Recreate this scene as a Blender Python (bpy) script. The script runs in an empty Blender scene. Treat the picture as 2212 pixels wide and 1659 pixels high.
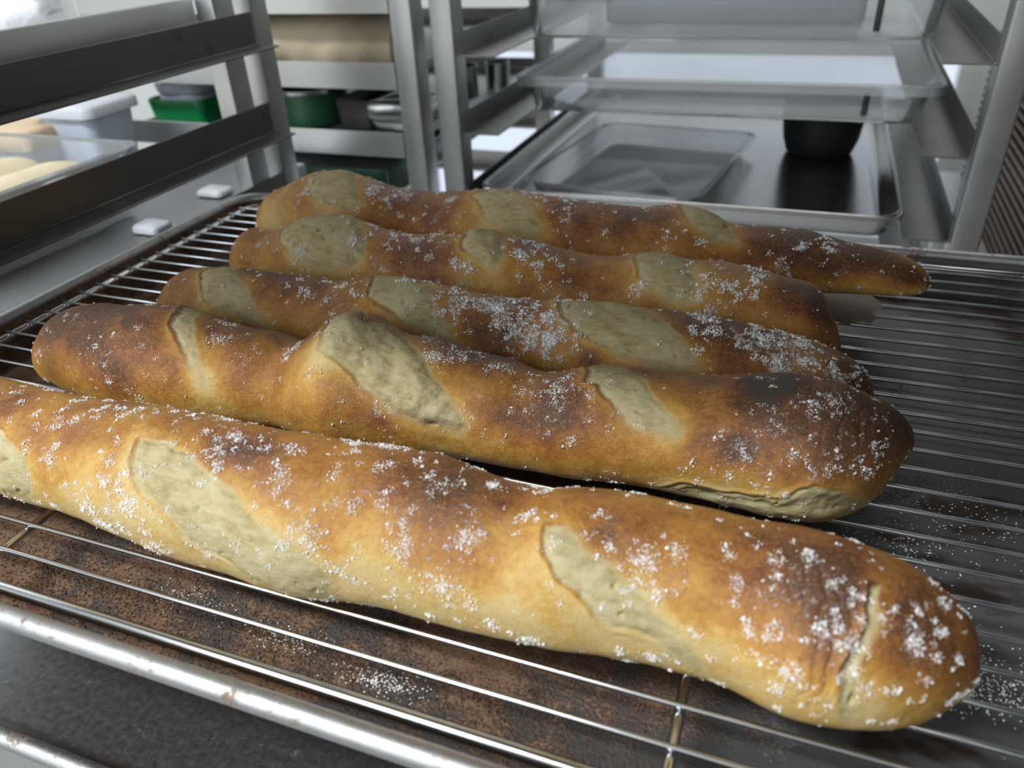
import bpy, bmesh, math, random
import numpy as np
from mathutils import Matrix, Vector

random.seed(7)
scene = bpy.context.scene
COL = scene.collection
MM = 0.001

# ------------------------------------------------------------------ camera
R = ((0.93728755, 0.34574549, -0.04418249), (0.1485082, -0.51080198, -0.84677426), (-0.31533689, 0.78710952, -0.53011438))
cam_d = bpy.data.cameras.new('camera')
cam = bpy.data.objects.new('camera', cam_d)
COL.objects.link(cam)
m = Matrix(((R[0][0], -R[1][0], -R[2][0], 0.4648192), (R[0][1], -R[1][1], -R[2][1], -0.2494084),
            (R[0][2], -R[1][2], -R[2][2], 0.2195242), (0, 0, 0, 1)))
cam.matrix_world = m
cam_d.sensor_fit = 'HORIZONTAL'
cam_d.sensor_width = 36.0
cam_d.lens = 1661.0 / 2212.0 * 36.0
cam_d.clip_start = 0.01
cam_d.clip_end = 20
cam_d.dof.use_dof = True
cam_d.dof.focus_distance = 0.36
cam_d.dof.aperture_fstop = 9.5
scene.camera = cam

# ------------------------------------------------------------------ light and exposure
world = bpy.data.worlds.new('world'); scene.world = world
world.use_nodes = True
world.node_tree.nodes['Background'].inputs['Color'].default_value = (0.75, 0.85, 1.0, 1)
world.node_tree.nodes['Background'].inputs['Strength'].default_value = 1.05
vs = scene.view_settings
vs.view_transform = 'Standard'; vs.look = 'None'; vs.gamma = 1.0; vs.use_curve_mapping = False
vs.exposure = 0.0
scene.cycles.adaptive_threshold = 0.02; scene.cycles.max_bounces = 7; scene.cycles.diffuse_bounces = 3; scene.cycles.glossy_bounces = 3
scene.cycles.transmission_bounces = 4; scene.cycles.transparent_max_bounces = 10

def area(name, loc, target, sx, sy, power, color):
    d = bpy.data.lights.new(name, 'AREA'); d.shape = 'RECTANGLE'; d.size = sx; d.size_y = sy
    d.energy = power; d.color = color
    o = bpy.data.objects.new(name, d); COL.objects.link(o)
    o.location = loc
    o.rotation_euler = (Vector(target) - Vector(loc)).to_track_quat('-Z', 'Y').to_euler()
    return o
# daylight through the window in the wall behind and left of the camera
area('daylight_window_front', (-0.62, -1.86, 1.0), (-0.45, 0.0, 0.0), 1.0, 1.05, 15, (0.86, 0.93, 1.0))
# daylight through the window in the left wall
area('daylight_window_left', (-1.76, 0.45, 1.09), (0.0, 0.45, 0.5), 1.2, 0.9, 6, (0.86, 0.94, 1.0))
# ceiling lamp in front, then an added fill light for the back wall
area('ceiling_lamp_front_light', (-0.35, -0.92, 1.505), (-0.35, -0.92, 0.0), 0.9, 0.30, 46, (0.93, 0.97, 1.0))
area('back_fill_light', (0.3, 1.12, 1.5), (0.3, 1.15, 0.0), 1.2, 0.16, 5, (1.0, 0.97, 0.94))

# ------------------------------------------------------------------ helpers
def link(name, me, mat=None, parent=None, smooth=True, auto=None):
    o = bpy.data.objects.new(name, me)
    COL.objects.link(o)
    if mat is not None and not me.materials:
        me.materials.append(mat)
    if smooth:
        me.polygons.foreach_set('use_smooth', [True] * len(me.polygons))
        if auto is not None:
            try:
                me.set_sharp_from_angle(angle=math.radians(auto))
            except Exception:
                pass
    if parent is not None:
        o.parent = parent
    return o

def empty(name, loc=(0, 0, 0)):
    o = bpy.data.objects.new(name, None); COL.objects.link(o)
    o.location = [c * MM for c in loc]; o.empty_display_size = 0.02
    return o

def tag(o, label=None, cat=None, group=None, kind=None):
    if label: o['label'] = label
    if cat: o['category'] = cat
    if group: o['group'] = group
    if kind: o['kind'] = kind
    return o

def local(parent, pts):
    """world mm -> metres in the frame of an (unrotated) parent"""
    pts = np.asarray(pts, float) * MM
    if parent is not None:
        pts = pts - np.array(world_loc(parent))
    return pts

def world_loc(o):
    v = Vector((0, 0, 0))
    while o is not None:
        v = v + o.location; o = o.parent
    return v

def mesh(name, pts, faces, mat, parent=None, smooth=True, auto=40):
    me = bpy.data.meshes.new(name)
    me.from_pydata([tuple(p) for p in local(parent, pts)], [], faces)
    me.update()
    return link(name, me, mat, parent, smooth, auto)

def box(name, x0, x1, y0, y1, z0, z1, mat, parent=None, bevel=1.0, seg=2):
    bm = bmesh.new()
    bmesh.ops.create_cube(bm, size=1)
    bmesh.ops.scale(bm, vec=((x1 - x0) * MM, (y1 - y0) * MM, (z1 - z0) * MM), verts=bm.verts)
    c = Vector(((x0 + x1) / 2 * MM, (y0 + y1) / 2 * MM, (z0 + z1) / 2 * MM))
    if parent is not None: c = c - world_loc(parent)
    bmesh.ops.translate(bm, vec=c, verts=bm.verts)
    if bevel > 0:
        bmesh.ops.bevel(bm, geom=list(bm.edges), offset=bevel * MM, segments=seg, profile=0.5, affect='EDGES')
    me = bpy.data.meshes.new(name); bm.to_mesh(me); bm.free()
    return link(name, me, mat, parent, True, 35)

def tube_pts(path, r, seg=12, closed=False):
    path = [np.array(p, float) for p in path]
    n = len(path); V = []; F = []
    up0 = np.array([0, 0, 1.0])
    for i, p in enumerate(path):
        if closed:
            t = path[(i + 1) % n] - path[i - 1]
        else:
            t = path[min(i + 1, n - 1)] - path[max(i - 1, 0)]
        t = t / np.linalg.norm(t)
        up = up0 if abs(t @ up0) < 0.95 else np.array([1.0, 0, 0])
        a = np.cross(t, up); a /= np.linalg.norm(a); b = np.cross(a, t)
        rr = r[i] if hasattr(r, '__len__') else r
        for k in range(seg):
            w = 2 * math.pi * k / seg
            V.append(p + rr * (math.cos(w) * a + math.sin(w) * b))
    for i in range(n if closed else n - 1):
        j = (i + 1) % n
        for k in range(seg):
            l = (k + 1) % seg
            F.append((i * seg + k, i * seg + l, j * seg + l, j * seg + k))
    if not closed:
        F.append(tuple(range(seg))[::-1]); F.append(tuple((n - 1) * seg + k for k in range(seg)))
    return V, F

def tube(name, path, r, mat, parent=None, seg=12, closed=False):
    V, F = tube_pts(path, r, seg, closed)
    return mesh(name, V, F, mat, parent, True, 50)

def rrect(x0, x1, y0, y1, rad, n=6):
    rad = max(min(rad, (x1 - x0) / 2 - .01, (y1 - y0) / 2 - .01), .05)
    P = []
    for cx, cy, a0 in ((x1 - rad, y1 - rad, 0), (x0 + rad, y1 - rad, 90), (x0 + rad, y0 + rad, 180), (x1 - rad, y0 + rad, 270)):
        for k in range(n + 1):
            a = math.radians(a0 + 90 * k / n)
            P.append((cx + rad * math.cos(a), cy + rad * math.sin(a)))
    return P

def loft(name, x0, x1, y0, y1, rings, mat, parent=None, n=6, cap_last=True, cap_first=False, auto=50):
    """rings: (inset, z, corner radius) from outside rim to the floor"""
    V = []; F = []; cnt = 4 * (n + 1)
    for ins, z, rad in rings:
        for (x, y) in rrect(x0 + ins, x1 - ins, y0 + ins, y1 - ins, rad, n):
            V.append((x, y, z))
    for i in range(len(rings) - 1):
        for k in range(cnt):
            l = (k + 1) % cnt
            F.append((i * cnt + k, i * cnt + l, (i + 1) * cnt + l, (i + 1) * cnt + k))
    if cap_last: F.append(tuple((len(rings) - 1) * cnt + k for k in range(cnt)))
    if cap_first: F.append(tuple(range(cnt))[::-1])
    return mesh(name, V, F, mat, parent, True, auto)

def lathe(name, cx, cy, prof, mat, parent=None, seg=40, auto=45):
    V = []; F = []
    for r, z in prof:
        for k in range(seg):
            a = 2 * math.pi * k / seg
            V.append((cx + r * math.cos(a), cy + r * math.sin(a), z))
    for i in range(len(prof) - 1):
        for k in range(seg):
            l = (k + 1) % seg
            F.append((i * seg + k, i * seg + l, (i + 1) * seg + l, (i + 1) * seg + k))
    return mesh(name, V, F, mat, parent, True, auto)

def extrude_profile(name, prof, axis, a0, a1, mat, parent=None):
    """prof: list of (h, z) ; axis 'y': h is x ; axis 'x': h is y"""
    n = len(prof); V = []
    for a in (a0, a1):
        for h, z in prof:
            V.append((h, a, z) if axis == 'y' else (a, h, z))
    F = [(k, (k + 1) % n, n + (k + 1) % n, n + k) for k in range(n)]
    F += [tuple(range(n))[::-1], tuple(range(n, 2 * n))]
    o = mesh(name, V, F, mat, parent, False)
    bm = bmesh.new(); bm.from_mesh(o.data)
    bmesh.ops.recalc_face_normals(bm, faces=bm.faces)
    bmesh.ops.bevel(bm, geom=list(bm.edges), offset=0.0004, segments=1, affect='EDGES')
    bm.to_mesh(o.data); bm.free()
    return o

# ------------------------------------------------------------------ materials
def new_mat(name):
    mt = bpy.data.materials.new(name); mt.use_nodes = True
    nt = mt.node_tree
    return mt, nt, nt.nodes['Principled BSDF']

def N(nt, typ, **kw):
    n = nt.nodes.new(typ)
    for k, v in kw.items():
        if k in n.inputs: n.inputs[k].default_value = v
        else: setattr(n, k, v)
    return n

def ramp(nt, stops, interp='LINEAR'):
    r = nt.nodes.new('ShaderNodeValToRGB'); e = r.color_ramp.elements
    r.color_ramp.interpolation = interp
    while len(e) < len(stops): e.new(0.5)
    for i, (p, c) in enumerate(stops):
        e[i].position = p
        e[i].color = (c, c, c, 1) if not hasattr(c, '__len__') else (*c, 1)
    return r

def mathn(nt, op, a, b=None, clamp=False):
    n = nt.nodes.new('ShaderNodeMath'); n.operation = op; n.use_clamp = clamp
    for i, v in enumerate((a, b)):
        if v is None: continue
        if isinstance(v, (int, float)): n.inputs[i].default_value = v
        else: nt.links.new(v, n.inputs[i])
    return n.outputs[0]

def mixc(nt, f, a, b):
    n = nt.nodes.new('ShaderNodeMix'); n.data_type = 'RGBA'
    for sock, v in ((n.inputs[0], f), (n.inputs[6], a), (n.inputs[7], b)):
        if isinstance(v, (int, float)): sock.default_value = v
        elif isinstance(v, tuple): sock.default_value = (*v, 1)
        else: nt.links.new(v, sock)
    return n.outputs[2]

def noise(nt, scale, detail=4, rough=0.55, vec=None, coord='Object', stretch=None):
    tc = nt.nodes.new('ShaderNodeTexCoord')
    src = tc.outputs[coord] if vec is None else vec
    if stretch:
        mp = nt.nodes.new('ShaderNodeMapping'); mp.inputs['Scale'].default_value = stretch
        nt.links.new(src, mp.inputs['Vector']); src = mp.outputs[0]
    n = nt.nodes.new('ShaderNodeTexNoise')
    n.inputs['Scale'].default_value = scale; n.inputs['Detail'].default_value = detail; n.inputs['Roughness'].default_value = rough
    nt.links.new(src, n.inputs['Vector'])
    return n.outputs['Fac']

def bump(nt, bsdf, h, strength=0.3, dist=0.001):
    b = nt.nodes.new('ShaderNodeBump'); b.inputs['Strength'].default_value = strength; b.inputs['Distance'].default_value = dist
    nt.links.new(h, b.inputs['Height']); nt.links.new(b.outputs[0], bsdf.inputs['Normal'])

def simple(name, color, rough=0.5, metal=0.0, nscale=0, var=0.15, bstr=0.0, **kw):
    mt, nt, b = new_mat(name)
    b.inputs['Roughness'].default_value = rough; b.inputs['Metallic'].default_value = metal
    for k, v in kw.items(): b.inputs[k].default_value = v
    if nscale:
        f = noise(nt, nscale)
        c = mixc(nt, f, tuple(x * (1 - var) for x in color), tuple(min(1, x * (1 + var)) for x in color))
        nt.links.new(c, b.inputs['Base Color'])
        if bstr: bump(nt, b, f, bstr)
    else:
        b.inputs['Base Color'].default_value = (*color, 1)
    return mt

def steel(name, color=(0.50, 0.50, 0.49), rough=0.34, stretch=(40, 2, 40), stain=0.0, scale=60):
    mt, nt, b = new_mat(name)
    b.inputs['Metallic'].default_value = 1.0
    f = noise(nt, scale, 3, 0.6, stretch=stretch)
    g = noise(nt, 9, 4, 0.6)
    rr = nt.nodes.new('ShaderNodeMapRange'); rr.inputs['To Min'].default_value = rough - .1; rr.inputs['To Max'].default_value = rough + .14
    nt.links.new(f, rr.inputs['Value']); nt.links.new(rr.outputs[0], b.inputs['Roughness'])
    c = mixc(nt, g, tuple(x * .86 for x in color), tuple(min(1, x * 1.1) for x in color))
    if stain > 0:
        s = ramp(nt, [(0.60, 0.0), (0.68, 1.0)]); nt.links.new(noise(nt, 34, 6, 0.65), s.inputs[0])
        k = mathn(nt, 'MULTIPLY', s.outputs[0], stain)
        c = mixc(nt, k, c, (0.10, 0.055, 0.03))
        mm_ = mathn(nt, 'SUBTRACT', 1.0, k); nt.links.new(mm_, b.inputs['Metallic'])
    nt.links.new(c, b.inputs['Base Color'])
    bump(nt, b, f, 0.08, 0.0004)
    return mt

M = {}
M['steel_y'] = steel('brushed steel runner', color=(0.40, 0.40, 0.39), stretch=(40, 1.5, 40), stain=0.5)
M['steel_near'] = steel('grimy steel runner', color=(0.20, 0.20, 0.195), rough=0.42, stretch=(40, 1.5, 40), stain=0.7)  # base darkened to stand in for dark reflections; the brown stains are grime
M['steel_x'] = steel('brushed steel cross runner', color=(0.62, 0.62, 0.61), rough=0.42, stretch=(1.5, 40, 40))
M['steel_z'] = steel('brushed steel post', color=(0.55, 0.55, 0.54), rough=0.38, stretch=(40, 40, 1.5))
M['table_steel'] = steel('table steel', color=(0.36, 0.37, 0.38), rough=0.45, stretch=(1.5, 30, 30))
M['chrome'] = simple('chromed wire', (0.72, 0.73, 0.75), rough=0.16, metal=1.0, nscale=300, var=0.1)
M['steel_cup'] = simple('polished steel', (0.6, 0.6, 0.6), rough=0.2, metal=1.0)
M['wall'] = simple('painted wall', (0.80, 0.80, 0.78), rough=0.7, nscale=3, var=0.04)
M['wall_dark'] = simple('dark wall paint', (0.10, 0.10, 0.10), rough=0.7, nscale=3, var=0.05)  # unseen right wall coloured dark so the steel reflects a dim room
M['floor'] = simple('grey floor', (0.30, 0.30, 0.29), rough=0.5, nscale=8, var=0.1)
M['ceiling'] = simple('ceiling paint', (0.7, 0.7, 0.68), rough=0.8)
M['frame_white'] = simple('white frame', (0.8, 0.8, 0.8), rough=0.4)
M['black_plastic'] = simple('black bowl', (0.008, 0.008, 0.009), rough=0.6)
M['parchment'] = simple('parchment paper', (0.50, 0.42, 0.29), rough=0.65, nscale=14, var=0.1, bstr=0.3)
M['green'] = simple('green plastic', (0.004, 0.20, 0.055), rough=0.3, nscale=20, var=0.15)
M['green_enamel'] = simple('green enamel', (0.03, 0.13, 0.06), rough=0.22)
M['dark_metal'] = simple('dark tin', (0.045, 0.043, 0.04), rough=0.4, nscale=20, var=0.2)
M['foil'] = simple('foil', (0.7, 0.7, 0.7), rough=0.28, metal=1.0, nscale=60, var=0.1, bstr=0.6)
M['white_plastic'] = simple('white plastic', (0.55, 0.57, 0.60), rough=0.4)
M['blue_plastic'] = simple('pale blue plastic', (0.56, 0.62, 0.72), rough=0.35, nscale=25, var=0.25)
M['beige'] = simple('beige lid', (0.62, 0.46, 0.30), rough=0.5)
M['dough'] = simple('raw dough', (0.66, 0.56, 0.38), rough=0.6, nscale=30, var=0.07, bstr=0.2)
M['board'] = simple('brown tray edge', (0.27, 0.19, 0.14), rough=0.5, nscale=30, var=0.3)
M['slab'] = simple('blue grey plastic', (0.13, 0.145, 0.17), rough=0.45, nscale=12, var=0.1)
M['paper'] = simple('baking paper scrap', (0.24, 0.19, 0.14), rough=0.6, nscale=40, var=0.15)

def clear(name, tint=(0.93, 0.95, 0.96), haze=0.10, gloss=0.12):
    mt = bpy.data.materials.new(name); mt.use_nodes = True; nt = mt.node_tree; nt.nodes.clear()
    out = nt.nodes.new('ShaderNodeOutputMaterial')
    tr = N(nt, 'ShaderNodeBsdfTransparent'); tr.inputs['Color'].default_value = (*tint, 1)
    gl = N(nt, 'ShaderNodeBsdfGlossy'); gl.inputs['Roughness'].default_value = 0.12
    df = N(nt, 'ShaderNodeBsdfDiffuse'); df.inputs['Color'].default_value = (0.75, 0.77, 0.78, 1)
    fr = N(nt, 'ShaderNodeLayerWeight'); fr.inputs['Blend'].default_value = 0.35
    a = nt.nodes.new('ShaderNodeMixShader'); a.inputs[0].default_value = haze
    nt.links.new(tr.outputs[0], a.inputs[1]); nt.links.new(df.outputs[0], a.inputs[2])
    f = mathn(nt, 'MULTIPLY', fr.outputs['Fresnel'], 0.8); f = mathn(nt, 'ADD', f, gloss * .4, True)
    b = nt.nodes.new('ShaderNodeMixShader'); nt.links.new(f, b.inputs[0])
    nt.links.new(a.outputs[0], b.inputs[1]); nt.links.new(gl.outputs[0], b.inputs[2])
    nt.links.new(b.outputs[0], out.inputs[0])
    return mt
M['clear'] = clear('clear box plastic', haze=0.33)
M['clear_dough'] = clear('clear dough box plastic', haze=0.12)
M['clear_lid'] = clear('clear lid plastic', haze=0.20)
M['film'] = clear('plastic film', haze=0.35)

def mat_bag():
    mt, nt, b = new_mat('thin white bag')
    b.inputs['Base Color'].default_value = (0.85, 0.87, 0.9, 1); b.inputs['Roughness'].default_value = 0.35
    b.inputs['Transmission Weight'].default_value = 0.0
    b.inputs['Subsurface Weight'].default_value = 0.0
    bump(nt, b, noise(nt, 26, 5, 0.6), 0.7, 0.01)
    return mt
M['bag'] = mat_bag()

def mat_pan_floor():
    """aluminium sheet under a burnt-on layer of old flour and crumbs"""
    mt, nt, b = new_mat('burnt flour on aluminium')
    big = noise(nt, 16, 5, 0.62)
    fine = noise(nt, 700, 3, 0.7)
    mid = noise(nt, 95, 5, 0.7)
    sx = nt.nodes.new('ShaderNodeSeparateXYZ'); tc = nt.nodes.new('ShaderNodeTexCoord')
    nt.links.new(tc.outputs['Object'], sx.inputs[0])
    # the crumb layer is thick near the front left edge and thin elsewhere
    gx = nt.nodes.new('ShaderNodeMapRange'); gx.inputs['From Min'].default_value = 0.05; gx.inputs['From Max'].default_value = 0.20
    gx.inputs['To Min'].default_value = 0.10; gx.inputs['To Max'].default_value = -0.16
    nt.links.new(sx.outputs[0], gx.inputs['Value'])
    t = mathn(nt, 'ADD', big, gx.outputs[0])
    t = mathn(nt, 'ADD', t, mathn(nt, 'MULTIPLY', mathn(nt, 'SUBTRACT', fine, 0.5), 0.55))
    t = mathn(nt, 'ADD', t, mathn(nt, 'MULTIPLY', mathn(nt, 'SUBTRACT', mid, 0.5), 0.35))
    cov = ramp(nt, [(0.47, 0.0), (0.60, 1.0)]); nt.links.new(t, cov.inputs[0])
    crust = ramp(nt, [(0.25, (0.05, 0.027, 0.015)), (0.5, (0.17, 0.095, 0.055)), (0.68, (0.32, 0.20, 0.12)), (0.82, (0.55, 0.43, 0.29))])
    cc = mathn(nt, 'ADD', mathn(nt, 'MULTIPLY', fine, 0.55), mathn(nt, 'MULTIPLY', mid, 0.45))
    nt.links.new(cc, crust.inputs[0])
    fl = ramp(nt, [(0.62, 0.0), (0.75, 1.0)]); nt.links.new(mathn(nt, 'ADD', mathn(nt, 'MULTIPLY', noise(nt, 22, 4, 0.6), 0.75), mathn(nt, 'MULTIPLY', fine, 0.25)), fl.inputs[0])
    metal = mixc(nt, noise(nt, 30, 4), (0.085, 0.082, 0.08), (0.17, 0.166, 0.166))
    stn = ramp(nt, [(0.56, 0.0), (0.62, 1.0)]); nt.links.new(noise(nt, 19, 4, 0.6, stretch=(0.6, 1.3, 1)), stn.inputs[0])
    metal = mixc(nt, mathn(nt, 'MULTIPLY', stn.outputs[0], 0.9), metal, (0.045, 0.026, 0.016))
    base = mixc(nt, cov.outputs[0], metal, crust.outputs[0])
    base = mixc(nt, mathn(nt, 'MULTIPLY', fl.outputs[0], 0.7), base, (0.42, 0.37, 0.32))
    nt.links.new(base, b.inputs['Base Color'])
    anyc = mathn(nt, 'MAXIMUM', cov.outputs[0], fl.outputs[0])
    nt.links.new(mathn(nt, 'MULTIPLY', mathn(nt, 'SUBTRACT', 1.0, anyc), 0.55), b.inputs['Metallic'])
    rr = nt.nodes.new('ShaderNodeMapRange'); rr.inputs['To Min'].default_value = 0.5; rr.inputs['To Max'].default_value = 0.85
    nt.links.new(anyc, rr.inputs['Value']); nt.links.new(rr.outputs[0], b.inputs['Roughness'])
    bump(nt, b, mathn(nt, 'ADD', mathn(nt, 'MULTIPLY', cov.outputs[0], 0.5), mathn(nt, 'MULTIPLY', fine, cov.outputs[0])), 0.8, 0.0008)
    return mt
M['pan_floor'] = mat_pan_floor()

def mat_alu(name, stain=0.35, rough=0.36, bright=1.0, lo=0.56):
    mt, nt, b = new_mat(name)
    b.inputs['Metallic'].default_value = 1.0
    f = noise(nt, 420, 3, 0.65, stretch=(0.25, 1, 1)); g = noise(nt, 60, 5, 0.65); h = noise(nt, 260, 4, 0.7)
    c = mixc(nt, f, tuple(x * bright for x in (0.55, 0.55, 0.55)), tuple(x * bright for x in (0.80, 0.79, 0.78)))
    s = ramp(nt, [(lo, 0.0), (lo + 0.09, 1.0)]); nt.links.new(mathn(nt, 'ADD', mathn(nt, 'MULTIPLY', g, 0.6), mathn(nt, 'MULTIPLY', h, 0.4)), s.inputs[0])
    k = mathn(nt, 'MULTIPLY', s.outputs[0], stain)
    c = mixc(nt, k, c, (0.16, 0.09, 0.045))
    nt.links.new(c, b.inputs['Base Color'])
    nt.links.new(mathn(nt, 'SUBTRACT', 1.0, k), b.inputs['Metallic'])
    rr = nt.nodes.new('ShaderNodeMapRange'); rr.inputs['To Min'].default_value = rough - .1; rr.inputs['To Max'].default_value = rough + .15
    nt.links.new(h, rr.inputs['Value']); nt.links.new(rr.outputs[0], b.inputs['Roughness'])
    bump(nt, b, f, 0.15, 0.0004)
    return mt
M['alu_rim'] = mat_alu('worn aluminium rim', 0.85, 0.46, 0.72, 0.535)
M['alu_pan'] = mat_alu('brushed aluminium pan', 0.45, 0.34, 0.72, 0.60)
M['alu_clean'] = mat_alu('bright aluminium pan', 0.05, 0.20)

def mat_bread():
    mt, nt, b = new_mat('baked baguette')
    def attr(n):
        a = nt.nodes.new('ShaderNodeAttribute'); a.attribute_name = n; return a.outputs['Fac']
    brown, pale, flour, burn = attr('brown'), attr('pale'), attr('flour'), attr('burn')
    n1 = noise(nt, 60, 5, 0.6); n2 = noise(nt, 420, 4, 0.65); n3 = noise(nt, 1500, 3, 0.7)
    speck = noise(nt, 900, 2, 0.5)
    t = mathn(nt, 'ADD', brown, mathn(nt, 'MULTIPLY', mathn(nt, 'SUBTRACT', n1, 0.5), 0.75))
    t = mathn(nt, 'ADD', t, mathn(nt, 'MULTIPLY', mathn(nt, 'SUBTRACT', n2, 0.5), 0.55))
    cr = ramp(nt, [(0.0, (0.60, 0.44, 0.19)), (0.20, (0.57, 0.355, 0.10)), (0.40, (0.47, 0.235, 0.046)), (0.62, (0.345, 0.145, 0.030)), (0.85, (0.195, 0.072, 0.023)), (1.0, (0.10, 0.042, 0.019))])
    nt.links.new(t, cr.inputs[0])
    # tiny golden blisters
    bl = ramp(nt, [(0.58, 0.0), (0.68, 1.0)]); nt.links.new(speck, bl.inputs[0])
    crust = mixc(nt, mathn(nt, 'MULTIPLY', bl.outputs[0], 0.42), cr.outputs[0], (0.50, 0.28, 0.09))
    crumb_r = ramp(nt, [(0.32, (0.31, 0.235, 0.10)), (0.5, (0.48, 0.395, 0.205)), (0.68, (0.585, 0.515, 0.33))])
    fib = noise(nt, 260, 5, 0.65, stretch=(0.5, 1, 1.4))
    nt.links.new(mathn(nt, 'ADD', mathn(nt, 'MULTIPLY', fib, 0.6), mathn(nt, 'MULTIPLY', n1, 0.4)), crumb_r.inputs[0])
    c = mixc(nt, pale, crust, crumb_r.outputs[0])
    sc = ramp(nt, [(0.0, 0.0), (1.0, 1.0)]); nt.links.new(burn, sc.inputs[0])
    c = mixc(nt, mathn(nt, 'MULTIPLY', sc.outputs[0], 0.85), c, (0.06, 0.045, 0.033))
    # flour film: threshold of clumpy noise driven by the density
    fn = mathn(nt, 'ADD', mathn(nt, 'MULTIPLY', n2, 0.62), mathn(nt, 'MULTIPLY', n3, 0.38))
    fd = mathn(nt, 'ADD', fn, mathn(nt, 'MULTIPLY', flour, 0.17))
    fr = ramp(nt, [(0.69, 0.0), (0.79, 1.0)]); nt.links.new(fd, fr.inputs[0])
    thin = mathn(nt, 'MULTIPLY', flour, 0.03, True)
    fm = mathn(nt, 'MAXIMUM', mathn(nt, 'MULTIPLY', fr.outputs[0], 0.92), thin)
    c = mixc(nt, fm, c, (0.80, 0.76, 0.72))
    nt.links.new(c, b.inputs['Base Color'])
    ro = mathn(nt, 'ADD', mathn(nt, 'MULTIPLY', mathn(nt, 'MAXIMUM', fm, pale), 0.30), 0.44)
    nt.links.new(ro, b.inputs['Roughness'])
    b.inputs['Specular IOR Level'].default_value = 0.26
    h = mathn(nt, 'ADD', mathn(nt, 'MULTIPLY', n2, 0.6), mathn(nt, 'MULTIPLY', n3, 0.45))
    h = mathn(nt, 'ADD', h, mathn(nt, 'MULTIPLY', fr.outputs[0], 0.5))
    h = mathn(nt, 'ADD', h, mathn(nt, 'MULTIPLY', mathn(nt, 'MULTIPLY', fib, pale), 0.8))
    bump(nt, b, h, 0.55, 0.0012)
    return mt
M['bread'] = mat_bread()
M['flour'] = simple('white flour', (0.93, 0.91, 0.88), rough=0.9)
M['crumbs'] = simple('burnt crumbs', (0.10, 0.055, 0.03), rough=0.85, nscale=400, var=0.5)

# ------------------------------------------------------------------ the room
def struct(o): o['kind'] = 'structure'; return o
struct(box('floor', -1900, 2000, -2000, 1500, -1040, -1000, M['floor'], bevel=0))
struct(box('ceiling', -1900, 2000, -2000, 1500, 1600, 1640, M['ceiling'], bevel=0))
struct(box('wall_right', 1960, 2000, -2000, 1400, -1000, 1600, M['wall_dark'], bevel=0))
def wall_with_hole(name, axis, pos, thick, h0, h1, a0, a1, w0, w1, mat):
    """a wall slab in plane axis=pos, horizontal extent h0..h1, window a0..a1 by z w0..w1"""
    root = struct(empty(name))
    for (p, q, z0, z1) in ((h0, a0, -1000, 1600), (a1, h1, -1000, 1600), (a0, a1, -1000, w0), (a0, a1, w1, 1600)):
        if axis == 'x': box('wall_section', pos, pos + thick, p, q, z0, z1, mat, root, bevel=0)
        else: box('wall_section', p, q, pos, pos + thick, z0, z1, mat, root, bevel=0)
    return root
wall_with_hole('wall_back', 'y', 1400, 40, -1900, 2000, -420, 745, -440, -5, M['wall'])
wall_with_hole('wall_left', 'x', -1840, 40, -2000, 1400, -180, 1080, 610, 1570, M['wall'])
wall_with_hole('wall_front', 'y', -1960, 40, -1900, 2000, -1150, -90, 430, 1560, M['wall'])
def window(name, axis, pos, a0, a1, w0, w1):
    root = struct(empty(name))
    t = 45
    for (p, q, z0, z1) in ((a0, a0 + t, w0, w1), (a1 - t, a1, w0, w1), (a0 + t, a1 - t, w0, w0 + t), (a0 + t, a1 - t, w1 - t, w1)):
        if axis == 'x': box('window_frame', pos - 20, pos + 20, p, q, z0, z1, M['frame_white'], root, bevel=2)
        else: box('window_frame', p, q, pos - 20, pos + 20, z0, z1, M['frame_white'], root, bevel=2)
window('window_3', 'y', 1425, -420, 745, -440, -5)
window('window_1', 'x', -1815, -180, 1080, 610, 1570)
window('window_2', 'y', -1935, -1150, -90, 430, 1560)

# unseen housing for the fill light added over the back racks
lamp = tag(empty('ceiling_lamp', (300, 1120, 1560)), 'long white ceiling lamp over the back racks', 'lamp')
box('lamp_body', -320, 920, 1040, 1200, 1520, 1600, M['frame_white'], lamp, bevel=4)

lamp2 = tag(empty('ceiling_lamp', (-350, -920, 1560)), 'white ceiling lamp in front of the near rack', 'lamp')
box('lamp_body', -820, 120, -1080, -760, 1520, 1600, M['frame_white'], lamp2, bevel=4)
# ------------------------------------------------------------------ racks
def l_runner(name, axis, face, sgn, a0, a1, zt, zl, led, mat, parent, th=1.6):
    """L-shaped tray runner: upright flange on plane 'face', ledge reaching led mm to side sgn at zl"""
    s = sgn
    prof = [(face, zt), (face + s * th, zt), (face + s * th, zl + th), (face + s * led, zl + th), (face + s * led, zl), (face, zl)]
    return extrude_profile(name, prof, axis, a0, a1, mat, parent)

rack = tag(empty('tray_rack', (311, 90, -1000)), 'near steel tray rack holding the pan of baguettes', 'rack')
for (x0, x1, y0, y1) in ((-45, -25, 339, 366), (-45, -25, -215, -188), (647, 667, 339, 366), (647, 667, -215, -188)):
    box('post', x0, x1, y0, y1, -930, 520, M['steel_z'], rack, bevel=2.5, seg=3)
box('post', -50, -25, 388, 413, -930, 520, M['steel_z'], rack, bevel=2.5, seg=3)
for z in (246, 118, 40, -27, -117, -190):
    l_runner('runner', 'y', -25, 1, -186, 384, z + 29, z, 26, M['steel_near'], rack)
    l_runner('runner', 'y', 647, -1, -186, 384, z + 29, z, 26, M['steel_near'], rack)
box('side_rail', -54, -46, -215, 340, 128, 163, M['steel_x'], rack, bevel=1.5)
box('top_rail', -45, -25, -188, 339, 490, 515, M['steel_near'], rack, bevel=2)
box('top_rail', 647, 667, -188, 339, 490, 515, M['steel_near'], rack, bevel=2)
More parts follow.
